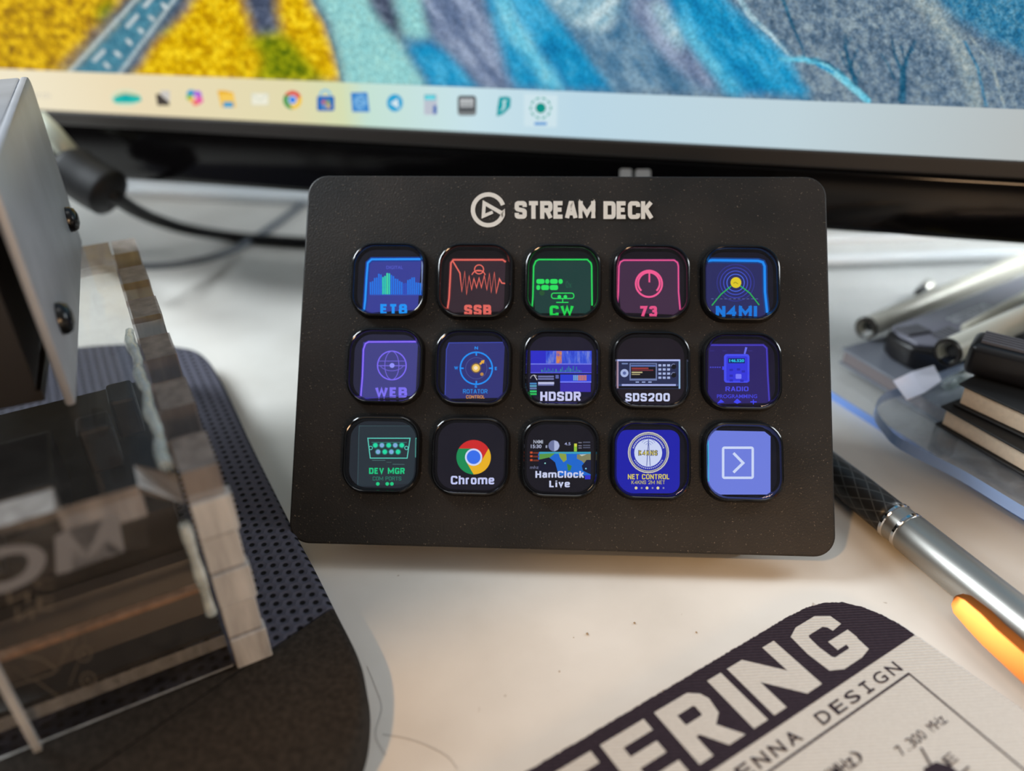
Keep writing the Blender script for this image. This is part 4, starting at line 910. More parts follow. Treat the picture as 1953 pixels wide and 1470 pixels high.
# engraving on the front panel
def bmapz(x, y, h): return on_plane(x, y, FRZ-bb*h, -bb)
FROST = pbr('frosted_engraving', (112, 112, 116), .7); FAINT = pbr('faint_engraving', (84, 76, 66), .7)
f = Flat(bmapz, .00005); 
f.poly([(107, 1096), (104, 1024), (128, 1010), (166, 1060), (196, 990), (226, 984), (238, 1052), (207, 1063), (203, 1030), (180, 1056), (164, 1062), (136, 1042), (138, 1088)], FROST)
pO = [(-60, 1085), (-40, 1055), (0, 1043), (55, 1039), (82, 1050), (87, 1072), (70, 1100), (40, 1118), (8, 1130), (-40, 1138), (-70, 1120)]
pI = [(-30, 1092), (-15, 1072), (10, 1060), (36, 1056), (50, 1060), (54, 1074), (44, 1092), (24, 1104), (4, 1110), (-24, 1112), (-34, 1104)]
vo = smooth_path([Vector((a, b, 0)) for a, b in pO], 4, True); vi = smooth_path([Vector((a, b, 0)) for a, b in pI], 4, True)
f.h += f.step; A = [f.bm.verts.new(bmapz(p.x, p.y, f.h)) for p in vo]; B = [f.bm.verts.new(bmapz(p.x, p.y, f.h)) for p in vi]
for i in range(len(A)):
    j = (i+1) % len(A); f.bm.faces.new([A[i], A[j], B[j], B[i]]).material_index = 0
f.done('engraved_letters', box, face=-bb)
f = Flat(bmapz, .00005)
f.text('N', 14, 1128, 56, 1150, FAINT, 0, 1, True); f.text('C', 66, 1104, 104, 1122, FAINT); f.text('N', 30, 1158, 64, 1184, FAINT, 0, 1, True); f.text('E', 70, 1138, 104, 1164, FAINT)
f.ring(160, 1247, 14, 3, FAINT); f.text('R', 155, 1241, 166, 1254, FAINT); f.ring(168, 1296, 14, 3, FAINT); f.text('R', 163, 1290, 174, 1303, FAINT)
f.stroke([(40, 1250), (80, 1256), (108, 1276), (100, 1284), (24, 1308)], 4, FAINT); f.stroke([(66, 1296), (112, 1328)], 3, FAINT); f.stroke([(26, 1272), (60, 1300)], 2, FAINT)
f.stroke([(120, 1200), (126, 1240), (112, 1276)], 2, FAINT); f.stroke([(152, 1200), (130, 1244)], 2, FAINT); f.stroke([(158, 1198), (162, 1232)], 2, FAINT); f.stroke([(150, 1262), (132, 1306)], 2, FAINT)
f.done('etched_marks', box, face=-bb)

# ------------------------------------------------------------------ black metal case on the box
BF = at(147, 775, ZT_); BB = at(158, 465, ZT_); cz = z_above(BB, 140)
cb = (BB-BF); cl = cb.length; cb.normalize(); cleft = Vector((-cb.y, cb.x, 0))
case = thing('metal_cover', V2(BF+cleft*.02+cb*.02, ZT_), 'dark grey folded sheet metal cover with black side screws on the clear box', 'metal cover')
GREY = pbr('satin_black_metal', (168, 169, 173), .42, .25, .5, None, .10, 90)
CZ0 = ZT_+.0003
bm = bmesh.new(); r = .004
prof = [(0, CZ0), (cl, CZ0), (cl, cz-r)] + [(cl-r+r*math.sin(math.radians(a)), cz-r+r*math.cos(math.radians(a))) for a in (67, 45, 22, 0)] + [(0, cz)]
prism(bm, [BF*1+cb*b+UP*(z-BF.z) for b, z in prof], cleft*.0016)
prism(bm, [BF+cleft*.0016+cb*b+UP*(z-BF.z) for b, z in ((0, cz-.0016), (cl-r, cz-.0016), (cl-r, cz), (0, cz))], cleft*.046)
bevel(bm, .0005, 2, 50); obj('cover', bm, GREY, case, smooth=35)
bm = bmesh.new()
dd = [(a+.0235, b+(CZ0+.002+cz-.003)/2) for a, b in rrect(.037, cz-CZ0-.005, .003, 5)]
prism(bm, [BF+cb*.001+cleft*a+UP*(z-BF.z) for a, z in dd], cb*(cl-.006)); obj('body', bm, pbr('dark_body', (22, 17, 17), .6), case)
bm = bmesh.new(); obox(bm, BF+cleft*.005+cb*.004+UP*(CZ0-BF.z), cleft*.036, cb*(cl-.012), UP*.0021); obj('foot', bm, pbr('dark_body', (22, 17, 17), .6), case)
for sxp, syp in ((134, 419), (117, 608)):
    c = on_plane(sxp-4, syp, BF, -cleft); bm = bmesh.new()
    tube(bm, [c, c-cleft*.0008, c-cleft*.0017, c-cleft*.0022], [.0029, .0029, .0024, .0012], 20)
    obj('screw', bm, pbr('black_screw', (14, 14, 14), .25), case, smooth=50)

# ------------------------------------------------------------------ cables
blk = thing('black_cable', at(400, 446, 0), 'thick black cable with a bulky plug, behind the clear box', 'cable')
PP = [mon(126, 314, .016), mon(140, 326, .017), mon(172, 348, .018), mon(204, 366, .019), mon(222, 378, .0195)]
z0_ = PP[-2].z; c9 = PP[-1]
CP = [PP[-2], c9]+[at(x, y, z) for x, y, z in ((260, 402, c9.z*.74), (300, 420, c9.z*.48), (360, 438, c9.z*.24), (440, 451, .0026), (520, 458, .0024), (600, 463, .0024), (700, 468, .0024))]
bm = bmesh.new(); tube(bm, smooth_path(CP, 8), .0023, 12); obj('cord', bm, pbr('black_rubber', (9, 9, 11), .6, 0, .3), blk)
bm = bmesh.new(); PQ = smooth_path(PP, 6); nq = len(PQ); tube(bm, PQ, [(.0052+.0026*min(1, i/5)) if i < nq-6 else .0078-.0046*(i-nq+6)/5 for i in range(nq)], 16); obj('plug', bm, pbr('black_rubber', (9, 9, 11), .6, 0, .3), blk)
bm = bmesh.new(); tube(bm, [mon(70, 224, .013), mon(100, 256, .013), mon(152, 312, .0145)], [.0030, .0034, .0030], 12); obj('shell', bm, pbr('pale_metal', (186, 192, 178), .35, .2), blk)
bm = bmesh.new(); GP = [at(x, y, z) for x, y, z in ((600, 372, .0016), (560, 402, .0016), (510, 438, .0016), (450, 474, .0022), (400, 492, .005), (340, 504, .009), (285, 508, .013), (235, 506, .016))]
GP.append(at(180, 498, .0016)); tube(bm, smooth_path(GP, 8), .0013, 10)
tag(obj('thin_cable', bm, pbr('grey_cable', (96, 102, 110), .5), None, origin=V2(GP[2], 0)), 'thin grey cable curving under the black cable behind the clear box', 'cable')

# ------------------------------------------------------------------ cloth mat with antenna print
MC = Vector((0.0731015, 0.0970584, 0)); ca = 0.54194; me1 = Vector((math.cos(ca), math.sin(ca), 0)); me2 = Vector((-math.sin(ca), math.cos(ca), 0))
MZ = .002
def cw(u, v, z=MZ): return Vector((MC.x, MC.y, z)) + me1*u*1e-3 + me2*v*1e-3
CLOTH = None
def weave(name, rgb, hi):
    m, t, b = _mat(name); c = t.nodes.new('ShaderNodeTexCoord'); mp = t.nodes.new('ShaderNodeMapping'); mp.inputs['Rotation'].default_value = (0, 0, -ca+.5)
    w = t.nodes.new('ShaderNodeTexWave'); w.inputs['Scale'].default_value = 480; w.inputs['Distortion'].default_value = 1.2; w.bands_direction = 'Y'
    n = t.nodes.new('ShaderNodeTexNoise'); n.inputs['Scale'].default_value = 1600
    t.links.new(c.outputs['Object'], mp.inputs[0]); t.links.new(mp.outputs[0], w.inputs['Vector']); t.links.new(mp.outputs[0], n.inputs['Vector'])
    a = t.nodes.new('ShaderNodeMath'); a.operation = 'ADD'; t.links.new(w.outputs['Fac'], a.inputs[0]); t.links.new(n.outputs['Fac'], a.inputs[1])
    r = t.nodes.new('ShaderNodeValToRGB'); r.color_ramp.elements[0].position = .3; r.color_ramp.elements[1].position = 1.0; r.color_ramp.elements[0].color = L3(rgb); r.color_ramp.elements[1].color = L3(hi)
    hm = t.nodes.new('ShaderNodeMath'); hm.operation = 'MULTIPLY'; hm.inputs[1].default_value = .6; t.links.new(a.outputs[0], hm.inputs[0]); t.links.new(hm.outputs[0], r.inputs[0])
    t.links.new(r.outputs[0], b.inputs['Base Color']); bp = t.nodes.new('ShaderNodeBump'); bp.inputs['Strength'].default_value = .5; bp.inputs['Distance'].default_value = .0002
    t.links.new(a.outputs[0], bp.inputs['Height']); t.links.new(bp.outputs[0], b.inputs['Normal']); b.inputs['Roughness'].default_value = .95; b.inputs['Specular IOR Level'].default_value = .1
    return m
WHITEC = weave('white_printed_cloth', (178, 174, 168), (200, 197, 190)); INK = weave('dark_printed_cloth', (38, 32, 40), (58, 50, 58))
mat_ = thing('cloth_mat', V2(MC, 0), 'white cloth mat printed ENGINEERING and ANTENNA DESIGN with a dark top band', 'mat')
out = [(-120, 21.6), (-60, 21.4), (-9, 21.5), (-3.5, 21.2), (0.5, 20.2), (3.8, 18.3), (6.2, 15.4), (7.8, 12.0), (8.7, 8.5), (9.0, 5.0), (9.6, -6), (10.2, -14), (11, -30), (12, -90)]
sm = []
for i in range(len(out)-1):
    (a, b), (c, d) = out[i], out[i+1]; n = max(2, int(math.hypot(c-a, d-b)/.35))
    for k in range(n): sm.append((a+(c-a)*k/n+random.uniform(-.09, .09), b+(d-b)*k/n+random.uniform(-.09, .09)))
sm.append((12, -90)); edge_pts = sm+[(-120, -90)]
bm = bmesh.new(); f1, f2 = prism(bm, [cw(u, v, MZ) for u, v in edge_pts], Vector((0, 0, -MZ)), 0, 0)
bmesh.ops.triangulate(bm, faces=[f1, f2])
for fc in bm.faces:
    c = fc.calc_center_median()-MC
    if abs(fc.normal.z) < .5 and c.dot(me2)*1e3 > 5.1: fc.material_index = 1
obj('cloth', bm, [WHITEC, INK], mat_)
f = Flat(lambda u, v, h: cw(u, v, MZ+h), .00003, 1e-5)
band = [(-119, 5.1)]+[(u, v) for u, v in sm if v > 5.2]+[(8.9, 5.1)]
f.poly(band, INK)
obj_band = f.done('top_band', mat_, face=UP)
# letters of ENGINEERING, block capitals 11.8 mm high
f = Flat(lambda u, v, h: cw(u, v, MZ+h), .00009, 1e-5)
B0, B1 = 7.0, 18.7; SW = 3.1
def gE(x, w): f.poly([(x, B0), (x, B1), (x+w, B1), (x+w, B1-2.5), (x+SW, B1-2.5), (x+SW, 14.2), (x+w-.8, 14.2), (x+w-.8, 11.7), (x+SW, 11.7), (x+SW, B0+2.5), (x+w, B0+2.5), (x+w, B0)], WHITEC)
def gI(x): f.poly([(x, B0), (x+3.4, B0), (x+3.4, B1), (x, B1)], WHITEC)
def gN(x, w): f.poly([(x, B0), (x, B1), (x+3.9, B1), (x+w-3.1, B0+5.4), (x+w-3.1, B1), (x+w, B1), (x+w, B0), (x+w-3.9, B0), (x+3.1, B1-5.4), (x+3.1, B0)], WHITEC)
def gR(x, w):
    f.stroke([(x+SW/2, B0), (x+SW/2, B1-1.3), (x+w-3.0, B1-1.3), (x+w-1.9, B1-2.2), (x+w-1.6, 15.6), (x+w-1.9, 13.4), (x+w-3.0, 12.5), (x+SW, 12.5)], [SW, SW*.86, 2.6, 2.9, 3.2, 2.9, 2.6, 2.6], WHITEC)
    f.poly([(x, B0), (x, B1), (x+SW, B1), (x+SW, B0)], WHITEC); f.poly([(x+3.4, 11.9), (x+6.9, 12.2), (x+w+.3, B0), (x+w-3.5, B0)], WHITEC)
def gG(x, w):
    P = [(x+w-1.3, 14.4), (x+w-1.5, 16.2), (x+w-3.2, B1-1.35), (x+3.4, B1-1.35), (x+1.9, 16.6), (x+1.55, 13.0), (x+1.9, 9.2), (x+3.4, B0+1.35), (x+w-3.4, B0+1.35), (x+w-1.9, 8.8), (x+w-1.55, 12.1)]
    f.stroke(P, [2.8, 3.0, 2.7, 2.7, 3.1, 3.1, 3.1, 2.7, 2.7, 3.1, 3.1], WHITEC); f.poly([(x+5.6, 10.6), (x+5.6, 12.9), (x+w, 12.9), (x+w, 10.6)], WHITEC)
gG(-12.4, 11.3); gN(-27.9, 12.4); gI(-32.9); gR(-45.6, 10.3); gE(-57.6, 9.6); gE(-69.2, 9.6); gN(-84.2, 12.4); gI(-89.4); gG(-103, 11.3)
f.done('band_lettering', mat_, face=UP)
f = Flat(lambda u, v, h: cw(u, v, MZ+h), .00003, 1e-5)
f.stroke([(-110, 0), (0, 0), (-2.6, -80)], .42, INK)
f.done('frame_line', mat_, face=UP)
f = Flat(lambda u, v, h: cw(u, v, MZ+h), .00003, 1e-5)
def mono(s, u_right, v0, v1, pitch, w, bold=.012):
    for i, ch in enumerate(reversed(s)):
        if ch == ' ': continue
        u1 = u_right-i*pitch; u0 = u1-w
        if ch == 'I':
            m_ = (u0+u1)/2; f.stroke([(m_, v0), (m_, v1)], .5, INK); f.stroke([(u0+.4, v1-.2), (u1-.4, v1-.2)], .42, INK); f.stroke([(u0+.4, v0+.2), (u1-.4, v0+.2)], .42, INK)
        elif ch == '.': f.text(ch, (u0+u1)/2-.16, v0+.34, (u0+u1)/2+.16, v0, INK, bold)
        elif ch == 'z': f.text(ch, u0, v0+(v1-v0)*.74, u1, v0, INK, bold)
        else: f.text(ch, u0, v1, u1, v0, INK, bold)
mono('ANTENNA DESIGN', -.1, 1.05, 3.4, 3.86, 2.75)
f.done('subtitle_lettering', mat_, face=UP)
f = Flat(lambda u, v, h: cw(u, v, MZ+h), .00003, 1e-5)
mono('7.300 MHz', -3.0, -10.0, -8.2, 1.42, 1.22, .0); mono('(MHz)', -21.3, -7.0, -4.8, 1.75, 1.5, .01); 
f.text('E', -10.6, -13.7, -8.2, -15.3, INK)
f.stroke([(-11.6, -10.6), (-13.6, -14.6)], .35, INK); f.poly([(-14.6, -13.2), (-11.8, -13.6), (-10.4, -15.4), (-10.2, -24), (-18, -24), (-16.2, -14.8)], INK)
f.stroke([(-8, -17), (-40, -17)], .3, INK)
f.done('chart_print', mat_, face=UP)

# ------------------------------------------------------------------ pen
PR = .0046
pa, pb_ = at(1625, 928, PR), at(1953, 1192, PR); pd = (pb_-pa); pd.z = 0; pd.normalize(); pside = Vector((pd.y, -pd.x, 0))
pen = thing('pen', V2(pa+pd*.02, 0), 'silver pen with black crosshatched grip and copper clip, lying right of the mat', 'pen')
def proj_s(x, y): return (at(x, y, PR)-pa).dot(pd)
r1, r2, rc = proj_s(1703, 994), proj_s(1727, 1012), proj_s(1835, 1108)
def pp(s): return V2(pa+pd*s, PR)
def silver():
    m, t, b = _mat('brushed_silver'); b.inputs['Base Color'].default_value = L3((176, 174, 168)); b.inputs['Metallic'].default_value = .9; b.inputs['Roughness'].default_value = .36; return m
def grip():
    m, t, b = _mat('crosshatched_grip'); uvn = t.nodes.new('ShaderNodeUVMap'); s = t.nodes.new('ShaderNodeSeparateXYZ'); t.links.new(uvn.outputs[0], s.inputs[0]); outs = []
    for sg in (1, -1):
        a = t.nodes.new('ShaderNodeMath'); a.operation = 'MULTIPLY'; a.inputs[1].default_value = 9.0*sg; t.links.new(s.outputs['X'], a.inputs[0])
        c = t.nodes.new('ShaderNodeMath'); c.operation = 'MULTIPLY_ADD'; c.inputs[1].default_value = 210.0; t.links.new(s.outputs['Y'], c.inputs[0]); t.links.new(a.outputs[0], c.inputs[2])
        g = t.nodes.new('ShaderNodeMath'); g.operation = 'PINGPONG'; g.inputs[1].default_value = .5; t.links.new(c.outputs[0], g.inputs[0]); outs.append(g)
    mn = t.nodes.new('ShaderNodeMath'); mn.operation = 'MINIMUM'; t.links.new(outs[0].outputs[0], mn.inputs[0]); t.links.new(outs[1].outputs[0], mn.inputs[1])
    r = t.nodes.new('ShaderNodeValToRGB'); r.color_ramp.elements[0].position = .03; r.color_ramp.elements[1].position = .09; r.color_ramp.elements[0].color = L3((78, 80, 80)); r.color_ramp.elements[1].color = L3((40, 40, 40))
    t.links.new(mn.outputs[0], r.inputs[0]); t.links.new(r.outputs[0], b.inputs['Base Color']); bp = t.nodes.new('ShaderNodeBump'); bp.inputs['Strength'].default_value = .5; bp.inputs['Distance'].default_value = .0003; bp.invert = True
    t.links.new(r.outputs[0], bp.inputs['Height']); t.links.new(bp.outputs[0], b.inputs['Normal']); b.inputs['Roughness'].default_value = .38; b.inputs['Metallic'].default_value = .3; return m
bm = bmesh.new(); uv = bm.loops.layers.uv.new('UVMap')
n = 24; tube(bm, [pp(-.030+(r1-.0004+.030)*i/n) for i in range(n+1)], [.0034+.0008*min(1, i/18) for i in range(n+1)], 40, True, 0, uv); g_ = obj('grip', bm, grip(), pen)
bm = bmesh.new(); tube(bm, [pp(-.040), pp(-.036), pp(-.0301)], [.0008, .0022, .0032], 24); obj('tip', bm, CHROME, pen, smooth=40)
for s in (r1, r2):
    bm = bmesh.new(); tube(bm, [pp(s-.0005), pp(s-.0003), pp(s+.0003), pp(s+.0005)], [.0043, .00455, .00455, .0043], 40); obj('ring', bm, CHROME, pen, smooth=30)
bm = bmesh.new(); SB = silver(); tube(bm, [pp(r1+.0005), pp(r2-.0005)], .0043, 40); tube(bm, [pp(r2+.0005), pp(r2+.001), pp(.11), pp(.112)], [.0043, .00455, .0046, .004], 40); obj('barrel', bm, SB, pen, smooth=40)
# clip: a sprung copper strip standing off the near side of the barrel
COP = pbr('copper_clip', (206, 114, 52), .36, 1.0); 
cn = (pside*.93+UP*.37).normalized() if (pside.y < 0) else (-pside*.93+UP*.37).normalized()
cu_ = pd.cross(cn).normalized()
bm = bmesh.new(); secs = []
pc = (at(1803, 1148, .004)-pa).dot(pd)
po = pside if pside.y < 0 else -pside
for s, k, o in ((0, .12, 0), (.0006, .55, 0), (.002, .85, 0), (.006, 1.0, .0002), (.010, 1.0, .0008), (.02, 1.05, .0012), (.05, 1.1, .0014), (.066, 1.1, .0012), (.069, 1.0, .0)):
    c = pp(pc+s)+po*(.0060+o)
    secs.append([bm.verts.new(c+po*p*k+UP*q*k) for p, q in ((-.0020, .0016), (-.0002, .0012), (.0002, .0008), (.0024, -.0022), (.0016, -.0026), (-.0012, .0002))])
for A, B in zip(secs, secs[1:]):
    for i in range(6): bm.faces.new([A[i], A[(i+1) % 6], B[(i+1) % 6], B[i]])
bm.faces.new(secs[0]); bm.faces.new(list(reversed(secs[-1])))
obj('clip', bm, COP, pen, smooth=50)

# ------------------------------------------------------------------ clear tray on the right, with its load
TRC = clear('tray_acrylic', (.985, .99, .995), .03, 1.42, .03, (200, 208, 216)); TRS = clear('tray_acrylic_hazy', (.97, .98, .99), .05, 1.42, .14, (206, 214, 224)); TRE = pbr('blue_edge_light_paint', (128, 166, 240), .15); TRW = cut_edge('white_lit_edge', (232, 240, 242), .1, .12)  # light guided into the cut edges is painted as their colour
ta, tb = at(1590, 766, 0), at(1953, 994, 0); td = (tb-ta); td.normalize(); tn = Vector((-td.y, td.x, 0))
if tn.y < 0: tn = -tn
tray = thing('acrylic_tray', V2(ta+td*.06+tn*.03, 0), 'clear acrylic desk tray with a painted blue glint along the front edge, right of the control pad', 'tray')
wa2, wb2 = at(1584, 512, 0), at(1952, 499, 0); w2 = (wb2-wa2).normalized()
bm = bmesh.new(); prism(bm, [V2(ta-td*.010, .0001), V2(ta+td*.20, .0001), V2(wb2+w2*.06, .0001), V2(wa2-w2*.012, .0001)], UP*.0026, 0, 0)
for fc in bm.faces:
    c = fc.calc_center_median()
    if abs(fc.normal.z) < .5 and abs((c-ta).dot(tn)) < .003: fc.material_index = 1
obj('base_plate', bm, [TRC, TRE], tray)
bm = bmesh.new(); prism(bm, [V2(wa2-w2*.012, .0028), V2(wb2+w2*.06, .0028), V2(wb2+w2*.06, .036), V2(wa2-w2*.012, .036)], Vector((-w2.y, w2.x, 0))*.004, 0, 1); obj('rear_wall', bm, [TRC, TRW], tray)
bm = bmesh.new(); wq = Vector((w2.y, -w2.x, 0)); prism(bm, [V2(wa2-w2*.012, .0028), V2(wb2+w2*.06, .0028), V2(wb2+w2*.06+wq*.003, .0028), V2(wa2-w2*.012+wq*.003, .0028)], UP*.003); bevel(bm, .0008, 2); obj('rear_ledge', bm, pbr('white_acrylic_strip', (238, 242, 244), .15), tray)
za1 = z_above(wa2, 462); za2 = z_above(wa2, 450)
bm = bmesh.new(); prism(bm, [V2(wa2-w2*.012, za1), V2(wb2+w2*.06, za1), V2(wb2+w2*.06+wq*.002, za1), V2(wa2-w2*.012+wq*.002, za1)], UP*(za2-za1)); bevel(bm, .0007, 2); obj('rear_streak', bm, pbr('white_acrylic_strip', (238, 242, 244), .15), tray)  # white strip added to draw the bright streak across the clear rear wall
SZ = .012
so = [(1725, 736), (1690, 748), (1672, 766), (1674, 784), (1690, 808), (1722, 838), (1836, 896), (1953, 966), (2150, 1080)]
sp_ = smooth_path([at(x, y, SZ) for x, y in so], 6); fdv = (at(1953, 966, SZ)-at(1722, 838, SZ)).normalized(); e1_ = at(1953, 966, SZ)+fdv*.10; nb_ = Vector((-fdv.y, fdv.x, 0))
sp_ = [p for p in sp_ if (p-at(1953, 966, SZ)).dot(fdv) < .001]+[e1_, e1_+nb_*.085, at(1900, 668, SZ)]
bm = bmesh.new(); prism(bm, [V2(p, SZ) for p in sp_], Vector((0, 0, -.003)), 0, 1); obj('shelf', bm, [TRS, pbr('pale_edge_light_paint', (150, 178, 226), .15)], tray)  # shelf's pale edge light is painted into the edge colour
for x, y in ((1800, 840), (2050, 960), (1960, 700)):
    p = at(x, y, .006); bm = bmesh.new(); tube(bm, [V2(p, .0028), V2(p, SZ-.0031)], .003, 14); obj('spacer', bm, TRC, tray)
# grey notebook lying lowest
NZ = .0128
def book(name, label, cat, corner, fdir_px, sdir_px, z0, th, Lf, Ls, cov, pages, lip=.0004, group=None):
    """corner px = near-left top corner; front edge towards fdir, side edge towards sdir"""
    zt = z0+th; c = at(*corner, zt); fd = at(*fdir_px, zt)-c; fd.normalize(); sd_ = Vector((-fd.y, fd.x, 0))
    if (at(*sdir_px, zt)-c).dot(sd_) < 0: sd_ = -sd_
    t_ = thing(name, V2(c+fd*Lf/2+sd_*Ls/2, z0), label, cat, group)
    ct = .0006
    for nm, za_, zb_, i in (('cover', z0, z0+ct, -lip), ('pages', z0+ct, zt-ct, lip*.8), ('cover', zt-ct, zt, -lip)):
        bm = bmesh.new(); p = [c+fd*i+sd_*i, c+fd*(Lf-i)+sd_*i, c+fd*(Lf-i)+sd_*(Ls-i), c+fd*i+sd_*(Ls-i)]
        prism(bm, [V2(q, za_) for q in p], UP*(zb_-za_-.00002))
        bevel(bm, .0002, 1); obj(nm, bm, cov if nm == 'cover' else pages, t_)
    return t_
CREAM = pbr('cream_page_edges', (236, 218, 194), .8, 0, .2, (2500, .3, .0002), .06, 900); BCOV = pbr('black_leatherette', (32, 31, 31), .55, 0, .4, (1200, .4, .0002)); GCOV = pbr('grey_cover', (120, 124, 134), .35); GPG = pbr('grey_page_edges', (132, 122, 122), .8)
book('notebook', 'grey notebook lying flat on the tray behind the control pad, lowest of the pile', 'notebook', (1608, 664), (1712, 725), (1660, 640), .0028, .0052, .075, .085, GCOV, GPG, .0004, 'notebooks piled in the tray')
book('notebook', 'lower of the two cream paged black notebooks on the clear shelf', 'notebook', (1801, 774), (1938, 850), (1850, 748), SZ+.0002, .0058, .085, .080, BCOV, CREAM, .0006, 'notebooks piled in the tray')
book('notebook', 'upper worn black notebook with cream pages, lying on top of another', 'notebook', (1836, 731), (1953, 784), (1892, 703), SZ+.0062, .0062, .085, .070, BCOV, CREAM, .0006, 'notebooks piled in the tray')
# black plastic cases with ribbed ends and silver rails
def lbox(o, d, s, l, w, h, z0, taper=.7):
    """long rounded bar: origin o, along d (unit), across s, length/width/height"""
    bm = bmesh.new(); prism(bm, [V2(o, z0), V2(o+d*l, z0), V2(o+d*l+s*w, z0), V2(o+s*w, z0)], UP*h); bevel(bm, min(h, w)*.22, 3); return bm
PLB = pbr('grey_lilac_plastic', (128, 128, 140), .34); RAIL = pbr('ivory_silver_rail', (224, 220, 204), .3, .15); IN = pbr('dark_hollow', (14, 12, 12), .7)
zt1 = .0165
k0 = at(1694, 622, zt1); kd = at(1953, 522, zt1)-at(1715, 612, zt1); kd.normalize(); ks = Vector((kd.y, -kd.x, 0))
kt = thing('plastic_case', V2(k0+kd*.03+ks*.01, .0082), 'black plastic case with pale lettering and ribbed front, on the grey notebook', 'case', 'black cases on the notebooks')
bm = bmesh.new(); 
cw_ = (at(1812, 668, zt1)-k0).dot(ks)
ko = [(0, 0), (.09, 0), (.09, cw_), (.004, cw_), (-.003, cw_*.6), (-.0025, cw_*.25)]
prism(bm, [V2(k0+kd*a_+ks*b_, .0082) for a_, b_ in ko], UP*(zt1-.0012-.0082)); bevel(bm, .0012, 3); obj('body', bm, pbr('black_case', (24, 22, 23), .35), kt, smooth=40)
bm = bmesh.new(); prism(bm, [V2(k0+kd*(a_+(.0012 if a_ < .05 else 0))+ks*(b_*.94+cw_*.03), zt1-.00119) for a_, b_ in ko], UP*.00119); bevel(bm, .0004, 2); obj('top_plate', bm, PLB, kt, smooth=40)
bm = bmesh.new()
for i in range(5):
    obox(bm, V2(k0+kd*(.0050+i*.0016)+ks*(cw_*.58), zt1-.0002), ks*cw_*.36, kd*.0009, UP*.0017)
for i in range(6):
    obox(bm, V2(k0+kd*(-.0006+i*.0013)+ks*(cw_*(.14+.02*i)), zt1-.0002), ks*cw_*.26, kd*.0007, UP*.0012)
obj('ribbed_grip', bm, pbr('grey_ribs', (92, 92, 98), .4), kt)
def kmap(u, v, h): return V2(k0+kd*u+ks*v, zt1+h)
f = Flat(kmap, .00008); tq = [at(x, y, zt1)-k0 for x, y in ((1824, 617), (1902, 590), (1820, 601))]; ub = [(q.dot(kd), q.dot(ks)) for q in tq]
f.text('amazon', ub[0][0], ub[2][1], ub[1][0], ub[0][1], pbr('pale_letters', (196, 200, 206), .5), .02); f.done('lettering', kt, face=UP)
def rail(name, label, a, b, z, r, hollow=True, cat='rail', mt=None):
    A, B = at(*a, z), at(*b, z); d = (B-A); d.normalize(); B = A+d*.11
    t_ = thing(name, V2((A+B)/2, z-r), label, cat); bm = bmesh.new(); n = 18; uvp = Vector((0, 0, 1)); sd_ = d.cross(uvp).normalized()
    # open channel: 300 degrees of a tube wall
    ang = [math.radians(-60+300*i/n) for i in range(n+1)] if hollow else [2*math.pi*i/n for i in range(n+1)]
    if hollow:
        ro = [[A+(sd_*math.cos(x)+uvp*math.sin(x))*r, B+(sd_*math.cos(x)+uvp*math.sin(x))*r] for x in ang]; ri = [[A+(sd_*math.cos(x)+uvp*math.sin(x))*r*.78, B+(sd_*math.cos(x)+uvp*math.sin(x))*r*.78] for x in ang]
        vo = [[bm.verts.new(p) for p in q] for q in ro]; vi = [[bm.verts.new(p) for p in q] for q in ri]
        for i in range(n):
            bm.faces.new([vo[i][0], vo[i+1][0], vo[i+1][1], vo[i][1]]); bm.faces.new([vi[i][0], vi[i][1], vi[i+1][1], vi[i+1][0]])
            bm.faces.new([vo[i][0], vi[i][0], vi[i+1][0], vo[i+1][0]]).material_index = 1; bm.faces.new([vo[i][1], vo[i+1][1], vi[i+1][1], vi[i][1]])
        for i in (0, n): bm.faces.new([vo[i][0], vo[i][1], vi[i][1], vi[i][0]])
    else: tube(bm, [A, A+d*.001, B], [r*.7, r, r], 16)
    obj('channel' if hollow else 'shaft', bm, [mt or RAIL, pbr('dark_metal_collar', (62, 58, 54), .3, .8)], t_, smooth=40)
    if hollow:
        bm = bmesh.new(); tube(bm, [A+d*.002, B-d*.001], r*.45, 10); obj('insert', bm, IN if True else RAIL, t_)
        bm = bmesh.new(); tube(bm, [A-d*.0002+d*.0014*k/3 for k in range(4)], [r*1.02, r*1.06, r*1.06, r*1.02], 20, False)
        obj('end_collar', bm, pbr('dark_metal_collar', (62, 58, 54), .3, .8), t_, smooth=40)
    return t_
rail('metal_rail', 'long ivory silver rail with open dark end, behind the lettered black case', (1650, 626), (1953, 500), .0118, .0034)
rail('metal_rail', 'silver rail with a hollow dark mouth, in front of the lettered black case', (1806, 672), (1953, 606), .0208, .0036)
rail('metal_rod', 'slim ivory rod lying across the lettered black case', (1838, 627), (1953, 565), .0182, .0014, False, 'rod')
# second black case on the top notebook
zt2 = .0330; zb_2 = SZ+.0127
g0 = at(1850, 656, zt2); gd = at(1953, 682, zt2)-g0; gd.normalize(); gs = Vector((-gd.y, gd.x, 0))
gt = thing('plastic_case', V2(g0+gd*.02+gs*.01, zb_2), 'plain black plastic case with ribbed edge, on the worn black notebook', 'case', 'black cases on the notebooks')
bm = lbox(g0, gd, gs, .05, .010, zt2-zb_2, zb_2); obj('body', bm, pbr('black_case', (24, 22, 23), .35), gt, smooth=40)
bm = bmesh.new()
for i in range(5): obox(bm, V2(g0+gd*.002+gs*(.0022+i*.0013), zt2-.0002), gd*.016, gs*.0007, UP*.0009)
obj('ribbed_grip', bm, pbr('grey_ribs', (92, 92, 98), .4), gt)
bm = bmesh.new(); obox(bm, V2(g0+gd*.020+gs*.0015, zt2-.0001), gd*.029, gs*.007, UP*.0012); bevel(bm, .0004, 2); obj('top_plate', bm, PLB, gt)
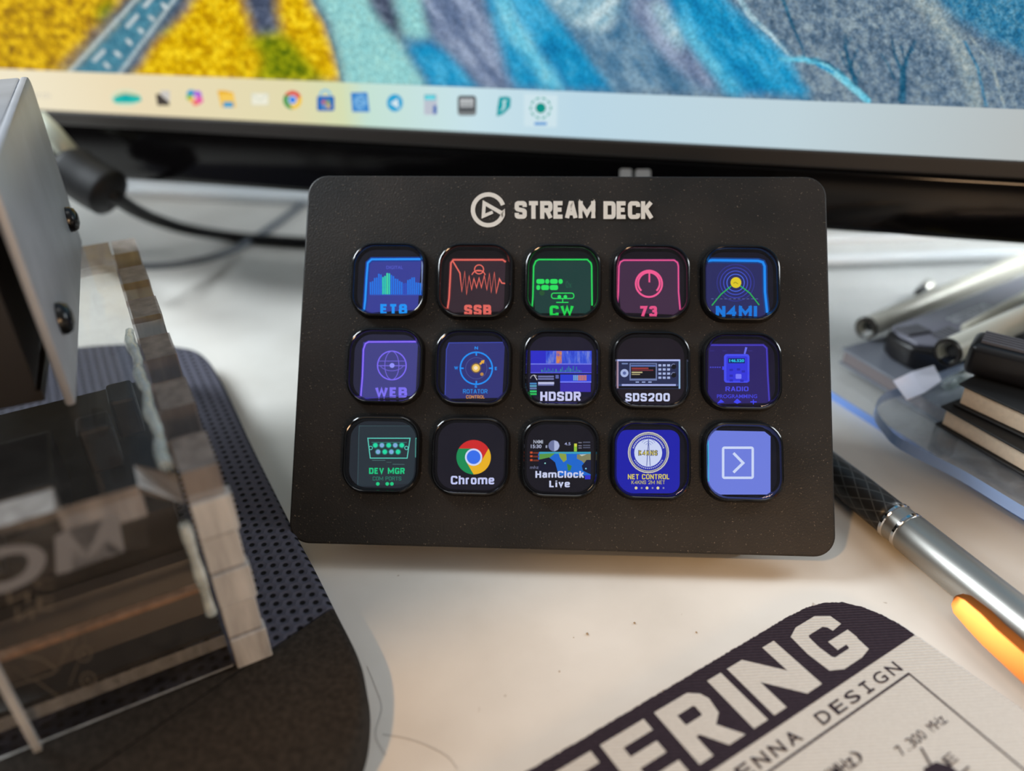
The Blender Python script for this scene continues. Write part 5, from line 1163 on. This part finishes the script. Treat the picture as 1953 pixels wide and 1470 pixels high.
# yellow strip, glass tip, folded paper, small fitting
y0 = at(1845, 716, .0245); yd = at(1953, 660, .0245)-y0; yd.normalize(); ys = Vector((yd.y, -yd.x, 0))
bm = lbox(V2(y0+yd*.002, 0), yd, ys, .05, .0022, .0012, .0247-.0001)
tag(obj('yellow_strip', bm, pbr('yellow_plastic', (206, 182, 92), .4), None, origin=V2(y0, .0246)), 'narrow yellow strip between the worn notebook and the plain black case', 'strip')
e0 = at(1802, 736, .0142); ed = at(1832, 722, .0142)-e0; ed.normalize()
bm = bmesh.new(); tube(bm, [e0, e0+ed*.0006, e0+ed*.0022, e0+ed*.012], [.0004, .0014, .0019, .0019], 14)
tag(obj('clear_stick', bm, clear('clear_stick', (.88, .95, .92), .05, 1.7, .12), None, origin=V2(e0, .0122)), 'clear rounded stick end poking out beside the worn notebook', 'stick')
bm = bmesh.new(); zf0 = SZ+.0004
pz = [(1708, 712), (1740, 706), (1782, 694), (1800, 712), (1770, 728), (1736, 742)]
tp = [at(x, y, zf0+.004) for x, y in pz]
vs = [bm.verts.new(V2(p, zf0+.0003+(.0030 if i in (1, 2) else .0012 if i in (0, 3) else .0002))) for i, p in enumerate(tp)]
f1 = bm.faces.new([vs[0], vs[1], vs[4], vs[5]]); f2 = bm.faces.new([vs[1], vs[2], vs[3], vs[4]])
ex = bmesh.ops.extrude_face_region(bm, geom=[f1, f2]); bmesh.ops.translate(bm, verts=[v for v in ex['geom'] if isinstance(v, bmesh.types.BMVert)], vec=(0, 0, .0003))
tag(obj('folded_paper', bm, pbr('white_paper', (226, 226, 240), .8), None, origin=V2(tp[4], zf0)), 'small folded white paper on the clear shelf before the lettered black case', 'paper')
s0 = at(1752, 560, .0045); sd2 = at(1790, 532, .0045)-s0; sd2.normalize()
ft = thing('metal_fitting', V2(s0, .0027), 'small silver and black fitting lying behind the long ivory rail', 'fitting')
bm = bmesh.new(); tube(bm, [s0, s0+sd2*.004], [.0017, .0019], 14); obj('stem', bm, BLACK_PLASTIC, ft, smooth=40)
bm = bmesh.new(); tube(bm, [s0+sd2*.0041, s0+sd2*.0056, s0+sd2*.009, s0+sd2*.0096], [.0018, .0024, .0024, .0016], 14); obj('tip', bm, pbr('satin_metal', (190, 186, 176), .3, .8), ft, smooth=40)

# ------------------------------------------------------------------ hairs and crumbs on the desk
HAIR = pbr('dark_hair', (58, 46, 36), .5)
for pts, lb in (([(700, 1270), (716, 1310), (728, 1350), (716, 1400), (735, 1440)], 'fine dark hair on the desk beside the suede edge of the wrist rest'), ([(730, 1400), (790, 1412), (850, 1440), (872, 1466)], 'fine dark hair on the desk at the bottom left of the cloth mat')):
    bm = bmesh.new(); P = smooth_path([at(x, y, .0001) for x, y in pts], 8); tube(bm, P, .00003, 5); tag(obj('hair', bm, HAIR, None, origin=V2(P[0], 0)), lb, 'hair', 'loose hairs on the desk')
CR = pbr('crumb', (158, 134, 102), .9)
for x, y, r in ((1210, 1189, .00045), (1120, 1210, .0005), (1328, 1207, .0004), (1067, 1281, .0003), (1094, 1216, .0002), (1264, 1318, .0003)):
    bm = bmesh.new(); bmesh.ops.create_icosphere(bm, subdivisions=1, radius=r*.55); p = at(x, y, 0)
    for v in bm.verts: v.co = Vector((v.co.x*random.uniform(.7, 1.3), v.co.y*random.uniform(.7, 1.3), v.co.z*.6)) + V2(p, r*.55)
    tag(obj('crumb', bm, CR, None, origin=V2(p, 0)), 'tiny brown crumb on the bare desk between control pad and cloth mat', 'crumb', 'crumbs on the desk')
